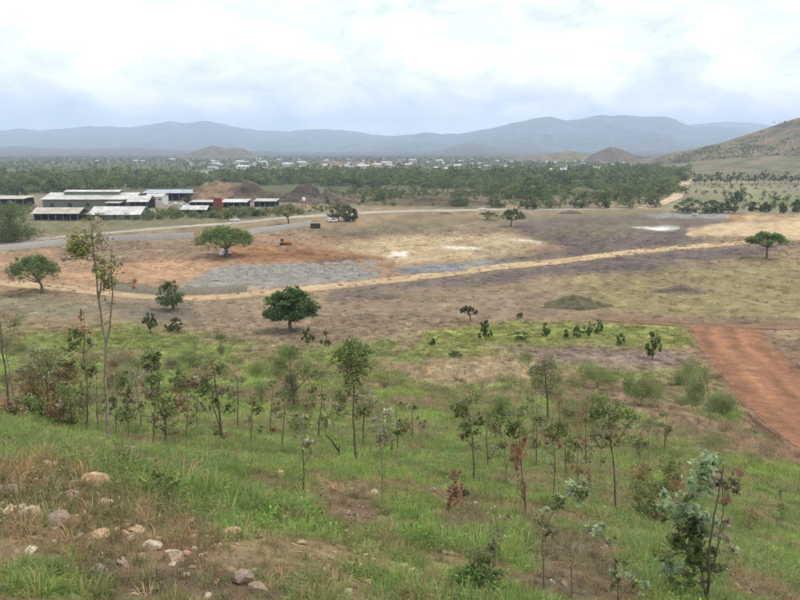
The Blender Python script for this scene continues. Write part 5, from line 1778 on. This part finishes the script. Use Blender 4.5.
plant('dry_twig_bush', 'bush', 'leafless grey twig bush at the edge of the grass by the tall thin tree', (122, 468), [[(122, 450), (120, 430)], [(122, 465), (130, 448), (134, 428)], [(121, 465), (113, 450)]], [(122, 458, 9, 8, 'kg', .4), (130, 450, 7, 8, 'sk', .25), (116, 450, 6, 8, 'go', .3)], .07, 1.8)
plant('dry_weed', 'weed', 'bare brown weed stalk above the low spreading bush', (500, 560), [[(499, 540), (496, 520), (492, 505)], [(499, 545), (505, 528), (510, 515)], [(497, 530), (488, 518)]], [(494, 512, 7, 7, 'sb', .12), (506, 520, 7, 7, 'bs', .12), (508, 516, 2, 2, 'b', .8), (500, 530, 6, 8, 'sm', .12)], .06, 1.8)
plant('dry_weed', 'weed', 'bare brown weed stalk right of the low spreading bush', (573, 604), [[(572, 580), (571, 560), (572, 545)]], [(571, 565, 3, 10, 'bs', .15)], .06, 2.4)
plant('small_sapling', 'tree', 'tiny brown-headed sapling on the right grass, near the broad-leaved one', (750, 532), [[(749, 522), (750, 514)]], [(751, 515, 8, 5, 'bm', .5), (748, 524, 6, 6, 'mo', .35)], .08, 1.6)
plant('small_sapling', 'tree', 'tiny dark-headed sapling farthest right on the lower slope', (782, 520), [[(782, 512)]], [(782, 508, 5, 5, 'gd', .7), (780, 493, 3, 3, 'dk', .5)], .08, 1.6)
plant('small_sapling', 'tree', 'thin sapling with one brown leaf tuft right of the broad-leaved sapling', (738, 492), [[(739, 482), (740, 474)]], [(740, 473, 4, 4, 'b', .8), (737, 482, 4, 5, 'om', .3)], .08, 1.6)
plant('round_shrub', 'shrub', 'dense green shrub at the left bank of the red track', (722, 413), [[(721, 405)]], [(722, 399, 11, 9, 'gd', .8), (714, 404, 8, 7, 'dg', .7), (728, 405, 7, 6, 'gd', .7)], .16, 2.5)
plant('bank_shrub', 'shrub', 'loose shrub with pale leaning stem beside the red track', (711, 422), [[(709, 400), (706, 382), (703, 368)]], [(700, 380, 8, 10, 'gv', .6), (697, 393, 8, 10, 'gd', .7), (708, 372, 6, 7, 'go', .4), (692, 402, 7, 6, 'g', .5)], .16, 2.5, 'bark_pale')
plant('bank_shrub', 'shrub', 'green shrub above the loose one, nearest the top of the red track', (688, 386), [[(688, 378)]], [(683, 376, 9, 8, 'gv', .7), (692, 366, 8, 9, 'g', .5), (676, 380, 6, 5, 'g', .5)], .18, 2)
plant('slope_bush', 'bush', 'dark-centred green bush on the slope left of the red track', (641, 405), [[(642, 396)]], [(643, 393, 9, 9, 'dk', .8), (632, 388, 10, 8, 'gv', .7), (656, 392, 9, 9, 'gv', .6), (627, 379, 6, 7, 'gd', .7), (648, 381, 8, 6, 'go', .5)], .16, 2)
plant('slope_bush', 'bush', 'spreading bush behind the slender straight-stemmed tree', (598, 389), [[(597, 380)]], [(588, 370, 9, 9, 'gv', .6), (600, 378, 11, 8, 'gd', .6), (578, 380, 9, 8, 'g', .5), (612, 380, 8, 7, 'go', .5)], .16, 2)
plant('slope_bush', 'bush', 'ragged low bush right below the ragged grey-topped tree', (566, 432), [[(568, 420)]], [(572, 408, 9, 9, 'gd', .5), (560, 412, 9, 8, 'om', .4), (580, 420, 9, 8, 'bm', .35)], .13, 2)
plant('slope_bush', 'bush', 'low bush in the dry strip behind the dark green sapling head', (508, 385), [[(508, 378)]], [(508, 377, 10, 6, 'g', .5), (500, 380, 7, 5, 'go', .5), (520, 382, 8, 5, 'om', .4)], .15, 2)
plant('bank_shrub', 'shrub', 'feathery grey-green shrub above the broad-leaved sapling', (712, 450), [[(713, 440)]], [(714, 437, 12, 8, 'og', .45), (704, 443, 8, 6, 'go', .4), (722, 440, 8, 8, 'om', .35)], .10, 2)
plant('small_sapling', 'tree', 'small twiggy sapling on the green band, just left of the brown-stemmed sapling top', (195, 362), [[(195, 350), (194, 338)]], [(194, 338, 7, 4, 'gm', .35), (197, 346, 5, 5, 'mo', .3)], .16, 2)
plant('small_sapling', 'tree', 'small dark-tufted sapling right of the twiggy one on the green band', (221, 357), [[(221, 345), (220, 335)]], [(220, 336, 5, 4, 'dg', .8), (221, 350, 4, 4, 'dk', .7)], .16, 2)
plant('small_bush', 'bush', 'dark little bush behind the two-headed sapling', (190, 368), [[(190, 362)]], [(189, 357, 9, 7, 'gd', .8), (196, 362, 7, 5, 'dg', .6)], .16, 2)
plant('small_bush', 'bush', 'pale green low bush left of the shrub with dark hanging core', (260, 376), [[(260, 370)]], [(261, 370, 11, 7, 'go', .6), (254, 367, 7, 6, 'g', .5)], .16, 2)
plant('slope_bush', 'bush', 'yellowish rounded bush right of the bushy-topped central sapling', (388, 384), [[(388, 376)]], [(388, 372, 14, 8, 'oy', .4), (378, 378, 9, 6, 'y', .4)], .16, 2)
# thicket on the left slope: shrubs nothing tells apart
for k in range(30):
    x, y = random.uniform(-10, 205), random.uniform(352, 428)
    if x > 110:
        y = random.uniform(352, 400)
    s = random.uniform(7, 13) * (y - 250) / 140
    plant('scrub_shrub', 'shrub', 'untidy small shrub in the scrub thicket on the left slope', (x, y), [[(x + random.uniform(-2, 2), y - s)]],
          [(x + random.uniform(-4, 4), y - s * random.uniform(.5, 1.1), s * random.uniform(.5, .9), s * random.uniform(.4, .7), random.choice(['go', 'om', 'bo', 'gd', 'mo', 'kg']), random.uniform(.35, .7)) for _ in range(3)],
          .14, 2, group='small shrubs of the left scrub thicket')
def generic(x, y, H, label, group):
    lean = random.uniform(-.08, .08) * H
    ck = lambda: random.choice(['go', 'og', 'gm', 'om', 'gd', 'mo', 'bo', 'so', 'dg', 'kg'])
    bl = []
    for _ in range(random.randint(5, 8)):
        f = random.uniform(.35, 1.0)
        wd = (1.15 - f) * .28 + .10
        bl.append((x + lean * f + random.uniform(-1, 1) * wd * H, y - H * f, H * random.uniform(.06, .12), H * random.uniform(.06, .11), ck(), random.uniform(.3, .75)))
    st = [[(x + lean * .3, y - H * .3), (x + lean * .65, y - H * .65), (x + lean, y - H)]]
    if random.random() < .5:
        st.append([(x + lean * .3, y - H * .3), (x + lean * .3 + H * .12, y - H * .6)])
    plant('young_sapling', 'tree', label, (x, y), st, bl, .12, 2.6 if H > 50 else 2.0, random.choice(['bark', 'bark_pale']), group)


for x, y, H in [(14, 398, 55), (30, 412, 62), (58, 430, 70), (98, 432, 66), (116, 436, 60), (142, 430, 58), (152, 446, 62), (186, 442, 66), (198, 436, 48), (238, 430, 52), (250, 446, 50), (270, 436, 56), (282, 450, 52), (318, 442, 58), (334, 436, 48), (398, 452, 50), (412, 440, 42)]:
    generic(x, y, H, 'slender ragged sapling among the scrub of the left and central slope', 'ragged saplings of the left and central slope')
for x, y, H in [(488, 470, 55), (506, 486, 60), (536, 470, 62), (566, 478, 58), (586, 470, 62), (578, 500, 60), (600, 480, 50), (648, 470, 46), (664, 452, 40), (534, 440, 50), (560, 432, 44), (592, 440, 48), (512, 452, 46)]:
    generic(x, y, H, 'slender ragged sapling among the young trees right of centre', 'ragged saplings right of centre')
for k in range(22):
    x, y = random.uniform(210, 700), random.uniform(372, 440)
    s = random.uniform(4, 8) * (y - 250) / 140
    plant('low_weed', 'weed', 'small low weed clump scattered on the open middle slope', (x, y), [[(x, y - s * .6)]],
          [(x + random.uniform(-4, 4), y - s * random.uniform(.3, .7), s * random.uniform(.6, 1.2), s * random.uniform(.35, .6), random.choice(['go', 'om', 'og', 'gd', 'mo']), random.uniform(.35, .7)) for _ in range(2)],
          .13, 1.6, group='low weeds of the middle slope')

# ---------------------------------------------------------------- haze: the air of the valley
hm, ht, ho = mat_new('haze')
pv = node(ht, 'ShaderNodeVolumePrincipled')
pv.inputs['Color'].default_value = (.62, .765, 1.0, 1)
pv.inputs['Density'].default_value = 1.25e-4
pv.inputs['Anisotropy'].default_value = 0.0
ht.links.new(pv.outputs[0], ho.inputs['Volume'])
hz = MB().box((0, 0, 340), (31000, 31000, 690)).build('haze', hm)
tag(hz, kind='stuff')
